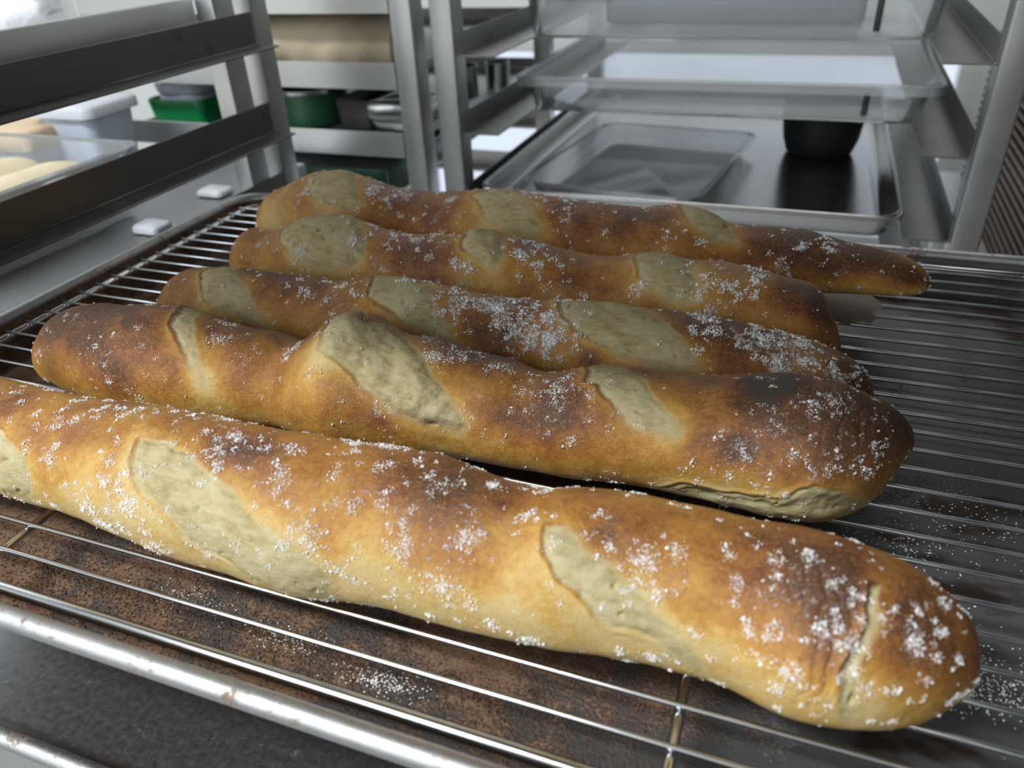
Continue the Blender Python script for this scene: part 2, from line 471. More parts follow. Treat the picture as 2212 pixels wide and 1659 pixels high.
for (x, y) in ((-35, 352), (-35, -201), (657, 352), (657, -201)):
    w = lathe('castor', x, y, [(0.1, -1000), (11, -998), (14, -985), (14, -968), (10, -955), (6, -950), (6, -928), (.1, -928)], M['dark_metal'], rack, 20)

back = tag(empty('tray_rack', (360, 780, -1000)), 'steel rack behind the baguettes with clear plastic boxes', 'rack')
for (x0, x1) in ((97, 122), (598, 622)):
    for y0 in (500, 1080):
        box('post', x0, x1, y0, y0 + 27, -930, 520, M['steel_z'], back, bevel=2.5, seg=3)
for z in (166, 91, 15, -61, -137):
    l_runner('runner', 'y', 122, 1, 505, 1100, z + 22, z, 40, M['steel_y'], back)
    l_runner('runner', 'y', 598, -1, 505, 1100, z + 22, z, 40, M['steel_y'], back)
for y0 in (500, 1080):
    box('top_rail', 122, 598, y0 + 2, y0 + 25, 490, 515, M['steel_x'], back, bevel=2)
    for x in (109, 610):
        lathe('castor', x, y0 + 13, [(0.1, -1000), (11, -998), (14, -985), (14, -968), (10, -955), (6, -950), (6, -928), (.1, -928)], M['dark_metal'], back, 20)

lb = tag(empty('tray_rack', (-150, 730, -1000)), 'steel rack at back left carrying the paper roll', 'rack')
for (x0, x1) in ((-378, -351), (53, 78)):
    for y0 in (500, 935):
        box('post', x0, x1, y0, y0 + 27, -930, 520, M['steel_z'], lb, bevel=2.5, seg=3)
for z in (131, 58, -13, -86, -160):
    l_runner('runner', 'x', 500, 1, -351, 53, z + 27, z, 32, M['steel_x'], lb)
    l_runner('runner', 'x', 962, -1, -351, 53, z + 27, z, 32, M['steel_x'], lb)
for x0 in (-376, 55):
    box('top_rail', x0, x0 + 21, 527, 935, 490, 515, M['steel_y'], lb, bevel=2)
    for y in (513, 948):
        lathe('castor', x0 + 10, y, [(0.1, -1000), (11, -998), (14, -985), (14, -968), (10, -955), (6, -950), (6, -928), (.1, -928)], M['dark_metal'], lb, 20)

# ------------------------------------------------------------------ sheet pans
def sheet_pan(name, x0, x1, y0, y1, zrim, depth, rim_mat, floor_mat, bead=4.2, cr=26):
    root = empty(name, ((x0 + x1) / 2, (y0 + y1) / 2, zrim - depth))
    rings = []
    for k in range(11):
        a = math.radians(-60 - 24 * k)      # rolled bead, from inside bottom over the outside to the top and in
        rings.append((bead - bead * math.cos(math.radians(250 - 27 * k)) * 1.0, zrim + bead * math.sin(math.radians(250 - 27 * k)), cr))
    rim = loft('rim', x0, x1, y0, y1, rings, rim_mat, root, n=8, cap_last=False)
    zb = zrim - depth
    r2 = [(2 * bead - .6, zrim - 1.2, cr - 6), (2 * bead + 2.5, zrim - depth * .45, cr - 8), (2 * bead + 5, zb + 4, cr - 9), (2 * bead + 7, zb + 1.2, cr - 9), (2 * bead + 10.5, zb, cr - 9)]
    loft('pan_body', x0, x1, y0, y1, r2, floor_mat, root, n=8)
    return root
pan = tag(sheet_pan('sheet_pan', -19, 641, -137, 317, 1.5, 25, M['alu_rim'], M['pan_floor']), 'aluminium sheet pan with burnt brown flour under the wire grid', 'pan')
tag(sheet_pan('sheet_pan', -19, 641, -137, 317, 273, 25, M['alu_rim'], M['alu_pan']), 'aluminium sheet pan on the runner above the baguettes', 'pan')  # added out of view to block overhead light from the rear loaves
low = tag(sheet_pan('sheet_pan', -19, 641, -141, 313, -90, 25, M['alu_rim'], M['alu_pan']), 'bare brushed aluminium sheet pan on the runner below', 'pan')

# ------------------------------------------------------------------ cooling grid
grid = tag(empty('cooling_grid', (311, 90, -23)), 'chromed wire cooling grid carrying five baguettes', 'cooling grid')
path = [(x, y, -3.2) for x, y in rrect(0, 622, -119.5, 300, 14, 6)]
tube('frame_rod', path, 2.5, M['chrome'], grid, 14, True)
for x in (170.5, 453.0):
    tube('support_rod', [(x, -118, -3.2), (x, -60, -3.2), (x, 120, -3.2), (x, 299, -3.2)], 1.9, M['chrome'], grid, 12)
    for y in (-60, 240):
        tube('foot', [(x + 2, y, -4), (x + 2, y, -14), (x + 2, y + 3, -20), (x + 2, y + 8, -21.6), (x + 2, y + 13, -20), (x + 2, y + 16, -14), (x + 2, y + 16, -4)], 1.5, M['chrome'], grid, 10)
V, F = tube_pts([(-1.5, 0, 0), (-1.0, 0, 0), (150, 0, 0), (311, 0, 0), (470, 0, 0), (623, 0, 0), (623.5, 0, 0)], [0.6, 1.08, 1.08, 1.08, 1.08, 1.08, 0.6], 10)
wire_me = bpy.data.meshes.new('wire')
wire_me.from_pydata([tuple(np.array(v) * MM) for v in V], [], F); wire_me.materials.append(M['chrome'])
wire_me.polygons.foreach_set('use_smooth', [True] * len(wire_me.polygons))
for i in range(-7, 20):
    w = bpy.data.objects.new('wire', wire_me); COL.objects.link(w); w.parent = grid
    w.location = (-0.311, (i * 15 - 90) * MM, 0.023)

# ------------------------------------------------------------------ baguettes
LOAF = {
 1: {"xs": [75.0, 93.6, 112.2, 130.8, 149.4, 168.0, 186.6, 205.2, 223.8, 242.4, 261.0, 279.6, 298.2, 316.8, 335.4, 354.0, 372.6, 391.2, 409.8, 428.4, 447.0, 465.6, 484.2, 502.8, 521.4, 540.0], "yc": [-63.8, -62.7, -61.7, -61.2, -61.5, -62.8, -62.2, -63.1, -64.7, -66.0, -67.2, -67.5, -68.3, -68.2, -64.7, -64.2, -65.4, -65.6, -63.4, -60.5, -59.8, -60.4, -64.0, -63.3, -59.9, -52.0], "a": [30.3, 28.9, 27.6, 26.8, 26.4, 26.9, 27.1, 28.7, 29.7, 30.4, 30.8, 30.9, 31.7, 31.9, 31.4, 30.9, 29.4, 28.5, 29.6, 29.3, 29.0, 29.0, 30.8, 28.9, 24.6, 21.2], "x0": 70.3, "x1": 539.4, "cap": [40, 34], "lift": 5, "zl": [[0, 1], [0, 0]], "polys": [[[161.8, 2.199], [169.3, 2.33], [180.6, 2.513], [184.3, 2.749], [185.2, 2.932], [177.7, 3.351], [159.9, 3.482], [120.2, 3.403], [123.9, 2.382]], [[236.8, 1.885], [251.8, 1.833], [262.2, 1.885], [273.4, 2.016], [285.6, 2.173], [294.1, 2.304], [304.4, 2.487], [313.8, 2.618], [322.2, 2.775], [328.8, 2.932], [332.5, 3.22], [329.7, 3.534], [319.4, 3.534], [307.2, 3.508], [298.8, 3.403], [291.2, 3.22], [280.0, 3.115], [272.5, 2.932], [265.0, 2.749], [256.5, 2.644], [250.0, 2.539], [243.4, 2.356], [238.7, 2.147]], [[401.9, 1.833], [408.5, 1.833], [414.1, 1.937], [417.9, 2.094], [423.5, 2.173], [429.1, 2.304], [432.0, 2.382], [436.6, 2.435], [441.3, 2.592], [446.0, 2.723], [449.8, 2.827], [450.7, 2.932], [455.4, 3.063], [458.2, 3.22], [456.3, 3.351], [451.7, 3.272], [446.0, 3.115], [442.3, 3.037], [436.6, 2.985], [431.0, 2.958], [426.3, 2.854], [421.6, 2.697], [418.8, 2.566], [413.2, 2.461], [408.5, 2.33], [404.8, 2.199], [402.9, 1.99]], [[500.4, 1.78], [503.3, 1.728], [502.3, 2.016], [501.4, 2.304], [500.4, 2.566], [500.4, 2.88], [501.4, 3.325], [498.6, 3.377], [496.7, 3.011], [496.7, 2.67], [497.6, 2.409], [499.5, 2.199]]], "flour": [[276.2, 1.75, 11.1, 1], [293.1, 1.88, 10.7, 1], [300.6, 2.09, 8.7, 0.9], [311.9, 2.36, 10.2, 1], [320.3, 2.54, 7.5, 0.8], [329.7, 1.88, 10.0, 0.8], [339.1, 1.96, 8.2, 0.7], [354.1, 2.02, 9.6, 0.7], [366.3, 2.17, 9.4, 0.9], [372.9, 2.43, 10.9, 1], [368.2, 2.75, 9.5, 1], [371.0, 1.57, 9.7, 0.8], [383.2, 1.94, 9.3, 0.7], [247.2, 2.41, 6.8, 1], [242.5, 2.7, 9.9, 0.9], [235.0, 2.25, 8.0, 0.7], [209.6, 1.96, 8.5, 0.7], [208.7, 1.65, 6.5, 0.5], [221.8, 3.12, 10.5, 1], [247.2, 3.17, 12.0, 0.8], [275.3, 3.17, 9.4, 0.6], [302.5, 2.83, 7.0, 0.7], [337.2, 3.06, 10.0, 0.7], [381.3, 2.88, 9.4, 0.6], [425.4, 1.83, 6.1, 0.9], [434.8, 1.99, 7.5, 1], [432.0, 2.23, 6.0, 0.7], [445.1, 2.15, 6.7, 0.7], [442.3, 2.41, 5.2, 1], [476.0, 1.83, 9.0, 0.8], [483.6, 2.07, 8.8, 0.8], [491.1, 2.17, 7.3, 0.8], [478.9, 2.33, 8.8, 0.9], [487.3, 2.59, 8.8, 0.8], [483.6, 2.88, 7.4, 0.7], [487.3, 1.65, 9.0, 0.8], [449.8, 3.43, 5.5, 1.2], [509.8, 2.07, 9.1, 0.5], [505.1, 2.7, 6.0, 0.6], [515.4, 2.54, 7.7, 0.4], [290.3, 0.86, 7.7, 0.5], [362.5, 0.79, 7.0, 1.2], [385.1, 0.97, 6.7, 1.2], [394.4, 0.86, 6.7, 1], [338.2, 1.1, 10.5, 0.8], [212.4, 1.07, 13.2, 0.9], [250.9, 1.05, 12.2, 0.7], [184.3, 2.12, 9.0, 0.4], [197.4, 2.36, 8.7, 0.5]], "tone": [[273.4, 1.65, 15.0, 0.35], [295.9, 1.88, 12.4, 0.3], [370.0, 1.75, 17.5, 0.4], [340.0, 1.68, 15.0, 0.25], [426.3, 1.96, 12.1, 0.35], [477.0, 1.78, 19.5, 0.32], [496.7, 1.6, 13.8, 0.3], [491.1, 2.12, 10.3, 0.12], [515.4, 2.07, 17.0, 0.4], [153.4, 1.68, 12.1, 0.3], [204.0, 1.68, 19.6, 0.1], [462.0, 2.59, 13.4, -0.15], [469.5, 3.06, 13.6, -0.3], [397.3, 3.06, 23.4, -0.3], [347.5, 2.98, 18.1, -0.35], [229.3, 2.8, 22.5, -0.35], [281.9, 3.17, 20.4, -0.3], [512.6, 2.83, 12.4, -0.15], [502.3, 2.04, 3.7, -0.4]]},
 2: {"xs": [83.0, 100.8, 118.6, 136.4, 154.2, 172.0, 189.8, 207.6, 225.4, 243.2, 261.0, 278.8, 296.6, 314.4, 332.2, 350.0, 367.8, 385.6, 403.4, 421.2, 439.0, 456.8, 474.6, 492.4, 510.2, 528.0], "yc": [15.7, 16.1, 12.5, 9.4, 8.2, 8.6, 10.1, 12.5, 15.0, 17.0, 17.8, 17.7, 18.4, 20.0, 21.3, 21.8, 21.4, 23.1, 25.5, 26.9, 27.4, 27.2, 26.6, 28.6, 41.7, 69.5], "a": [21.5, 25.9, 28.8, 30.2, 32.2, 32.8, 30.5, 28.3, 26.8, 24.7, 32.3, 36.2, 31.6, 30.6, 28.4, 26.9, 24.8, 27.3, 28.0, 27.9, 28.6, 30.7, 32.9, 31.4, 23.5, 11.1], "x0": 77.0, "x1": 528.7, "cap": [18, 18], "lift": 4, "zl": [[0, 1], [0, 0]], "polys": [[[172.3, 0.859], [173.2, 0.492], [189.5, 1.44], [199.4, 1.885], [205.8, 2.199], [213.0, 2.644], [212.1, 2.697], [206.7, 2.487], [200.3, 2.251], [194.0, 2.042], [185.0, 1.728]], [[265.4, 1.571], [273.5, 0.911], [282.5, 1.361], [291.6, 1.178], [301.5, 1.309], [314.1, 1.728], [324.1, 2.016], [332.2, 2.251], [337.6, 2.513], [343.9, 2.749], [342.1, 2.88], [325.9, 2.906], [312.3, 2.775], [302.4, 2.566], [290.7, 2.33], [283.4, 2.251], [274.4, 2.121], [269.9, 1.911]], [[385.5, 0.911], [398.1, 0.859], [407.2, 1.414], [414.4, 1.571], [419.8, 1.859], [427.0, 2.121], [435.2, 2.409], [433.4, 2.539], [427.9, 2.539], [413.5, 2.461], [406.3, 2.225], [400.8, 2.042], [391.8, 1.702]], [[428.8, 3.56], [437.9, 3.299], [453.2, 3.351], [474.0, 3.194], [485.7, 2.958], [498.4, 3.037], [503.8, 3.534], [494.8, 3.508], [476.7, 3.613], [458.7, 3.691], [442.4, 3.718]]], "flour": [[377.4, 1.96, 9.9, 1.1], [383.7, 2.25, 9.7, 1], [369.2, 1.7, 8.1, 0.9], [346.7, 1.57, 10.3, 0.9], [327.7, 1.47, 10.6, 0.9], [315.0, 1.36, 8.6, 0.9], [396.3, 2.12, 7.7, 0.6], [306.0, 2.72, 10.3, 0.6], [292.5, 2.59, 10.4, 0.6], [285.2, 2.93, 10.5, 0.5], [168.7, 2.91, 12.6, 0.5], [148.9, 2.62, 10.4, 0.5], [166.9, 1.75, 10.2, 0.3], [474.9, 2.67, 14.8, 0.9], [465.9, 2.93, 11.2, 0.9], [452.3, 2.88, 11.3, 0.6], [496.6, 2.67, 7.6, 0.9], [508.3, 2.33, 8.0, 0.7], [480.3, 1.86, 15.2, 0.5], [497.5, 1.91, 11.7, 0.6], [351.2, 2.83, 8.0, 0.5], [264.5, 2.59, 13.0, 0.5], [234.7, 2.09, 14.0, 0.4]], "tone": [[138.9, 1.81, 16.1, 0.4], [117.2, 1.91, 14.0, 0.35], [161.5, 2.57, 15.2, 0.25], [113.6, 3.01, 8.4, 0.1], [462.3, 1.65, 8.1, 0.9], [467.7, 1.54, 6.8, 0.7], [381.9, 2.33, 13.6, 0.4], [337.6, 0.97, 13.0, 0.3], [306.0, 2.96, 14.5, 0.3], [457.7, 2.59, 4.7, 0.6], [479.4, 2.07, 16.9, 0.35], [507.4, 1.78, 14.3, 0.3], [525.5, 1.34, 3.7, 0.9], [334.0, 2.7, 24.2, -0.15], [213.9, 2.59, 9.5, -0.3], [436.1, 2.62, 17.0, -0.1], [250.0, 2.57, 18.0, 0.05], [203.0, 3.01, 28.9, -0.1], [459.6, 3.06, 17.0, -0.1], [276.2, 2.12, 12.8, -0.5]]},
 3: {"xs": [98.0, 116.0, 134.0, 152.0, 170.0, 188.0, 206.0, 224.0, 242.0, 260.0, 278.0, 296.0, 314.0, 332.0, 350.0, 368.0, 386.0, 404.0, 422.0, 440.0, 458.0, 476.0, 494.0, 512.0], "yc": [81.8, 81.6, 81.6, 81.7, 81.9, 82.1, 82.3, 82.5, 82.7, 83.0, 83.2, 83.4, 83.6, 83.8, 84.0, 84.3, 84.5, 84.7, 84.9, 85.1, 85.3, 85.5, 85.6, 85.9], "a": [22.4, 24.4, 24.8, 26.5, 26.5, 26.2, 26.0, 26.2, 28.4, 29.0, 29.0, 28.0, 27.0, 26.6, 27.1, 28.3, 28.2, 28.2, 28.1, 27.6, 26.2, 24.4, 22.8, 23.8], "x0": 102.2, "x1": 511.9, "cap": [30, 30], "lift": 5, "zl": [[0, 1], [0, 0]], "polys": [[[137.9, 1.649], [144.5, 0.938], [162.5, 1.623], [180.5, 2.121], [190.3, 2.539], [196.9, 2.906], [185.4, 2.854], [165.8, 2.749], [154.3, 2.539], [147.7, 2.173]], [[246.0, 1.095], [266.5, 0.911], [285.3, 1.466], [292.7, 1.937], [300.9, 2.225], [308.3, 2.435], [311.6, 2.67], [284.5, 2.487], [274.7, 2.304], [264.1, 2.121], [255.9, 1.963]], [[351.7, 0.964], [368.9, 0.964], [389.4, 0.911], [402.5, 1.466], [412.3, 1.728], [420.5, 2.016], [428.7, 2.33], [434.4, 2.566], [418.8, 2.67], [409.0, 2.67], [396.7, 2.539], [385.3, 2.382], [373.0, 2.173], [363.2, 1.885]]], "flour": [[297.6, 1.7, 12.3, 1.3], [312.4, 1.68, 12.1, 1.4], [328.8, 1.75, 13.1, 1.5], [343.5, 2.02, 11.6, 1.4], [358.2, 2.28, 11.4, 1.4], [366.4, 2.51, 9.0, 1.1], [367.2, 1.94, 6.9, 0.8], [330.4, 1.41, 12.1, 1.3], [249.3, 2.25, 10.1, 1], [235.4, 2.04, 10.4, 0.7], [273.1, 2.36, 7.4, 0.5], [452.4, 1.62, 13.6, 1.1], [464.7, 1.7, 13.6, 1.2], [473.7, 1.94, 13.5, 1], [486.0, 1.88, 13.6, 0.8], [460.6, 2.3, 8.8, 0.9], [439.3, 1.49, 9.1, 0.8], [425.4, 1.36, 6.9, 0.6], [498.3, 2.12, 9.1, 0.6], [213.3, 1.81, 13.5, 0.4], [368.1, 1.13, 4.8, 0.8]], "tone": [[191.2, 1.57, 25.2, 0.3], [228.8, 2.04, 18.3, 0.2], [333.7, 2.36, 14.0, 0.35], [426.2, 1.65, 20.4, 0.35], [452.4, 1.62, 18.1, 0.3], [450.8, 2.38, 13.2, 0.0], [381.2, 2.72, 5.6, 0.5], [498.3, 1.86, 11.4, 0.4], [145.3, 2.41, 14.5, 0.0], [417.2, 2.36, 6.6, 0.2], [190.3, 2.43, 16.4, -0.1], [214.9, 2.54, 21.2, -0.15]]},
 4: {"xs": [90.0, 107.8, 125.6, 143.3, 161.1, 178.9, 196.7, 214.5, 232.3, 250.0, 267.8, 285.6, 303.4, 321.2, 339.0, 356.7, 374.5, 392.3, 410.1, 427.9, 445.7, 463.4, 481.2, 499.0], "yc": [162.7, 160.8, 159.3, 158.1, 157.2, 156.5, 155.8, 155.1, 154.3, 153.5, 152.8, 152.0, 151.1, 150.3, 149.5, 148.7, 147.9, 147.0, 146.1, 145.3, 144.3, 143.4, 142.5, 141.6], "a": [26.1, 23.1, 21.7, 25.9, 29.8, 31.1, 30.0, 28.0, 27.2, 27.8, 29.0, 31.0, 30.2, 29.3, 28.1, 26.8, 27.8, 30.0, 29.8, 30.3, 28.9, 27.8, 25.1, 13.9], "x0": 95.1, "x1": 497.8, "cap": [26, 20], "lift": 5, "zl": [[0, 1], [0, 0]], "polys": [[[147.9, 1.937], [162.4, 1.304], [178.5, 1.095], [189.8, 0.833], [203.5, 1.545], [215.5, 2.016], [216.4, 2.409], [212.3, 2.644], [198.6, 2.88], [182.5, 2.88], [167.2, 2.723], [156.0, 2.382]], [[271.9, 1.121], [288.0, 1.068], [296.9, 0.99], [305.7, 1.702], [309.7, 2.042], [307.3, 2.304], [300.9, 2.382], [291.2, 2.199], [281.6, 1.99]], [[379.0, 1.095], [396.7, 0.938], [407.9, 0.99], [416.8, 1.885], [420.8, 2.147], [420.8, 2.461], [415.2, 2.566], [405.5, 2.513], [396.7, 2.33], [389.4, 2.094]]], "flour": [[425.7, 1.96, 8.9, 1.2], [442.6, 1.91, 10.2, 1.3], [429.7, 2.36, 8.7, 1.1], [445.8, 1.54, 10.4, 1], [324.2, 1.78, 9.5, 1.1], [316.2, 1.57, 11.1, 0.9], [261.4, 2.17, 7.1, 1], [259.8, 1.73, 11.6, 0.6], [346.0, 1.73, 8.1, 0.6], [228.4, 1.62, 15.0, 0.4], [287.2, 2.49, 6.8, 0.8], [348.4, 2.49, 7.9, 0.6], [230.8, 2.38, 8.8, 0.5], [391.8, 2.54, 7.6, 0.5]], "tone": [[244.5, 2.07, 20.3, 0.35], [268.7, 2.62, 16.7, 0.3], [318.6, 1.54, 16.6, 0.3], [354.8, 2.09, 15.8, 0.2], [470.7, 1.94, 14.0, 0.55], [482.0, 1.96, 7.1, 0.6], [370.1, 2.38, 15.5, 0.1], [445.0, 2.59, 19.9, -0.1], [128.6, 2.09, 13.3, 0.1], [290.4, 2.64, 16.3, -0.1], [433.7, 2.12, 12.6, 0]]},
 5: {"xs": [62.0, 81.3, 100.6, 120.0, 139.3, 158.6, 177.9, 197.2, 216.6, 235.9, 255.2, 274.5, 293.8, 313.2, 332.5, 351.8, 371.1, 390.4, 409.8, 429.1, 448.4, 467.7, 487.0, 506.4, 525.7, 545.0], "yc": [233.2, 231.8, 230.4, 229.2, 228.1, 227.2, 226.2, 225.3, 224.3, 223.4, 222.4, 221.5, 220.5, 219.5, 218.5, 217.4, 216.3, 215.2, 214.4, 214.1, 215.0, 216.7, 218, 217, 215, 214], "a": [20.5, 23.2, 28.4, 33.5, 34.9, 33.6, 31.0, 29.5, 29.1, 30.6, 32.6, 33.3, 32.7, 32.3, 31.9, 31.7, 31.8, 32.9, 30.9, 25.7, 24.0, 22.8, 19.6, 16.6, 13.8, 10.5], "x0": 64.6, "x1": 542.5, "cap": [22, 16], "lift": 4, "zl": [[380, 545], [0, 15]], "polys": [[[122.4, 1.911], [137.7, 1.226], [151.1, 0.964], [159.7, 1.545], [167.4, 1.911], [177.9, 2.356], [173.1, 2.513], [151.1, 2.566], [138.7, 2.435]], [[256.2, 1.754], [281.1, 1.042], [294.5, 1.728], [304.0, 2.042], [313.6, 2.435], [312.6, 2.67], [292.6, 2.697], [275.4, 2.461], [266.8, 2.147]], [[392.0, 1.147], [406.3, 1.042], [419.7, 0.78], [428.3, 1.623], [435.0, 2.225], [426.4, 2.304], [412.0, 2.199], [402.5, 1.99]]], "flour": [[137.7, 2.25, 10.6, 0.8], [133.0, 2.64, 10.6, 0.9], [197.9, 1.78, 17.0, 0.5], [240.0, 2.17, 11.3, 0.9], [265.8, 2.28, 9.4, 0.8], [327.0, 2.02, 6.1, 1.2], [326.0, 2.36, 6.0, 1.2], [348.0, 2.38, 5.9, 0.9], [307.9, 1.57, 12.6, 0.8], [330.8, 1.26, 12.6, 0.6], [380.5, 1.75, 7.5, 0.7], [397.7, 2.25, 7.2, 0.9], [343.2, 1.2, 12.6, 0.5], [486.6, 1.83, 11.9, 1.1], [460.8, 2.59, 11.6, 0.6], [495.2, 1.99, 8.9, 0.9], [471.3, 1.75, 11.9, 0.5], [178.8, 1.52, 14.0, 0.6]], "tone": [[226.6, 2.02, 26.3, 0.35], [332.7, 1.81, 24.4, 0.4], [377.6, 1.75, 20.9, 0.35], [461.7, 2.04, 32.3, 0.5], [500.9, 2.3, 23.7, 0.5], [528.6, 2.72, 14.9, 0.5], [185.5, 1.91, 20.5, 0.3], [102.4, 2.46, 18.4, -0.2], [285.9, 2.83, 15.3, -0.1], [514.3, 2.7, 11.9, -0.2], [365.2, 2.51, 17.5, 0]]},
}

def hash3(ix, iy, iz, seed):
    h = (ix * 374761393 + iy * 668265263 + iz * 2147483647 + seed * 974711) & 0xffffffff
    h = ((h ^ (h >> 13)) * 1274126177) & 0xffffffff
    return ((h ^ (h >> 16)) & 0xffff) / 65535.0
def vnoise(P, scale, seed=0):
    Q = P / scale
    I = np.floor(Q).astype(np.int64); Fr = Q - I
    Fr = Fr * Fr * (3 - 2 * Fr)
    out = 0
    for dx in (0, 1):
        for dy in (0, 1):
            for dz in (0, 1):
                w = (Fr[..., 0] if dx else 1 - Fr[..., 0]) * (Fr[..., 1] if dy else 1 - Fr[..., 1]) * (Fr[..., 2] if dz else 1 - Fr[..., 2])
                out = out + w * hash3(I[..., 0] + dx, I[..., 1] + dy, I[..., 2] + dz, seed)
    return out
def fbm(P, scale, seed=0, oct=3):
    s = 0; a = 0.5; tot = 0
    for k in range(oct):
        s = s + a * vnoise(P, scale / 2 ** k, seed + k * 17); tot += a; a *= .5
    return s / tot - 0.5
def sdf(poly, X, Yv):
    P = np.array(poly); n = len(P)
    d = np.full(X.shape, 1e9); inside = np.zeros(X.shape, bool)
    for i in range(n):
        a = P[i]; b = P[(i + 1) % n]; e = b - a
        wx = X - a[0]; wy = Yv - a[1]
        t = np.clip((wx * e[0] + wy * e[1]) / max(e @ e, 1e-9), 0, 1)
        d = np.minimum(d, (wx - t * e[0]) ** 2 + (wy - t * e[1]) ** 2)
        c = ((a[1] > Yv) != (b[1] > Yv)) & (X < (b[0] - a[0]) * (Yv - a[1]) / ((b[1] - a[1]) if abs(b[1] - a[1]) > 1e-9 else 1e-9) + a[0])
        inside ^= c
    return np.where(inside, -1, 1) * np.sqrt(d)
def sstep(a, b, x):
    t = np.clip((x - a) / (b - a), 0, 1); return t * t * (3 - 2 * t)
ASP = 0.80

def baguette(idx, label, dx, nt_, extra):
    D = LOAF[idx]
    x0, x1 = D['x0'], D['x1']
    nx = int((x1 - x0) / dx)
    u = np.linspace(0, 1, nx)
    xs = x0 + (x1 - x0) * (0.75 * u + 0.25 * (0.5 - 0.5 * np.cos(np.pi * u)))
    kx = np.array(D['xs'])
    def smooth_interp(v):
        # Catmull-Rom through the stations
        v = np.array(v); t = np.clip((xs - kx[0]) / (kx[1] - kx[0]), 0, len(kx) - 1.0001); i = t.astype(int); f = t - i
        g = lambda j: v[np.clip(j, 0, len(v) - 1)]
        p0, p1, p2, p3 = g(i - 1), g(i), g(i + 1), g(i + 2)
        return .5 * ((2 * p1) + (-p0 + p2) * f + (2 * p0 - 5 * p1 + 4 * p2 - p3) * f ** 2 + (-p0 + 3 * p1 - 3 * p2 + p3) * f ** 3)
    yc = smooth_interp(D['yc']); a = smooth_interp(D['a'])
    e = np.clip((xs - x0) / D['cap'][0], 0, 1); f2 = np.clip((x1 - xs) / D['cap'][1], 0, 1)
    kk = (1 - (1 - e) ** 2.3) ** (1 / 2.3) * (1 - (1 - f2) ** 2.3) ** (1 / 2.3)
    a = np.maximum(a * kk, 0.2); h = np.maximum(2 * a * ASP, .3)
    lift = (1 - kk) * D['lift'] + np.interp(xs, D['zl'][0], D['zl'][1])
    T = np.linspace(0, 2 * np.pi, nt_, endpoint=False)
    c = np.cos(T)[None]; s = np.sin(T)[None]
    n = 2.6
    r = 1 / (np.abs(c) ** n + np.abs(s) ** n) ** (1 / n)
    yy = np.where(s >= 0, a[:, None] * c, a[:, None] * c * r)
    zz = np.where(s >= 0, .56 * h[:, None] * s, .44 * h[:, None] * s * r)
    P = np.stack([np.repeat(xs[:, None], nt_, 1), yc[:, None] + yy, 1.5 + .44 * h[:, None] + zz + lift[:, None]], -1)
    # outward directions
    dxv = np.gradient(P, axis=0); dtv = np.roll(P, -1, 1) - np.roll(P, 1, 1)
    nn = np.cross(dtv, dxv); nn /= np.linalg.norm(nn, axis=-1, keepdims=True) + 1e-12
    cen = np.stack([xs * 0, yc, 1.5 + .44 * h + lift], -1)[:, None]; q = P - cen; q[..., 0] = 0
    nn *= np.sign((nn * q).sum(-1, keepdims=True) + 1e-9)
    nn[:3] = (-1, 0, 0); nn[-3:] = (1, 0, 0)
    # surface coordinates: x and arc length around the loaf
    RA = 27.0
    X = P[..., 0]; A = np.repeat(T[None] * RA, nx, 0)
    wob = fbm(P, 9, idx * 5, 3) * 5.0; wob2 = fbm(P + 300, 9, idx * 5 + 2, 3) * 5.0
    Xw = X + wob; Aw = A + wob2
    pale = np.zeros_like(X); disp = np.zeros_like(X); owner = np.full(X.shape, -1)
    edge_tone = np.zeros_like(X)
    for j, pg in enumerate(D['polys']):
        poly = [(px, pt * RA) for px, pt in pg]
        d = sdf(poly, Xw, Aw)
        # the cut opens crisply along its left edge and fades out at its lower tail
        pa = np.array(poly); lo_, hi_ = pa[:, 1].min(), pa[:, 1].max()
        cf = np.polyfit(pa[:, 1], pa[:, 0], 1); left = sstep(2.0, -2.0, X - np.polyval(cf, A))
        tail = sstep(0.62, 1.0, (A - lo_) / (hi_ - lo_ + 1e-6))
        soft = 0.45 + 0.9 * (1 - left) * vnoise(P, 14, 60 + idx + j) * 1.6 + 2.4 * tail
        ins = sstep(soft, -soft, d)
        pale = np.maximum(pale, ins)
        st = extra.get('open', {}).get(j, (0.8, 1.0))
        # crumb swells inside the cut, a groove runs along its edge, and the crust lip stands up
        disp += st[0] * sstep(0.5, -7, d) + (0.6 * np.exp(-((d - 1.2) / 1.1) ** 2) - 0.7 * np.exp(-((d + 0.8) / 0.9) ** 2)) * st[1] * (1 - tail) * (0.35 + 0.65 * left)
        edge_tone += -0.30 * np.exp(-(np.maximum(d, 0) / 5.0) ** 2) + 0.30 * np.exp(-((d - 0.6) / 0.7) ** 2) * (0.3 + 0.9 * left) * (1 - tail)
        if j in extra.get('rough', {}):
            disp += fbm(P, 7, 77, 3) * extra['rough'][j] * sstep(0, -3, d)
        owner = np.where((d < 0) & (owner < 0), j, owner)
    # pores in the crumb
    pore = vnoise(P, 3.2, 91 + idx); pm = sstep(0.86, 0.95, pore) * pale
    disp -= pm * 1.3
    disp += fbm(P, 26, idx * 11, 3) * 2.2 + fbm(P, 5, idx * 13, 2) * 0.55 * (0.6 + 0.8 * pale)
    # stretched-skin wrinkles near the ends
    for (wx, wt, wr, amp, per) in extra.get('wrinkle', []):
        g = np.exp(-(((X - wx) ** 2 + (A - wt * RA) ** 2) / wr ** 2))
        ph = (X + 2.2 * fbm(P, 8, 5, 2) * 4) / per
        disp -= g * amp * np.maximum(0, np.sin(ph * 2 * np.pi)) ** 6
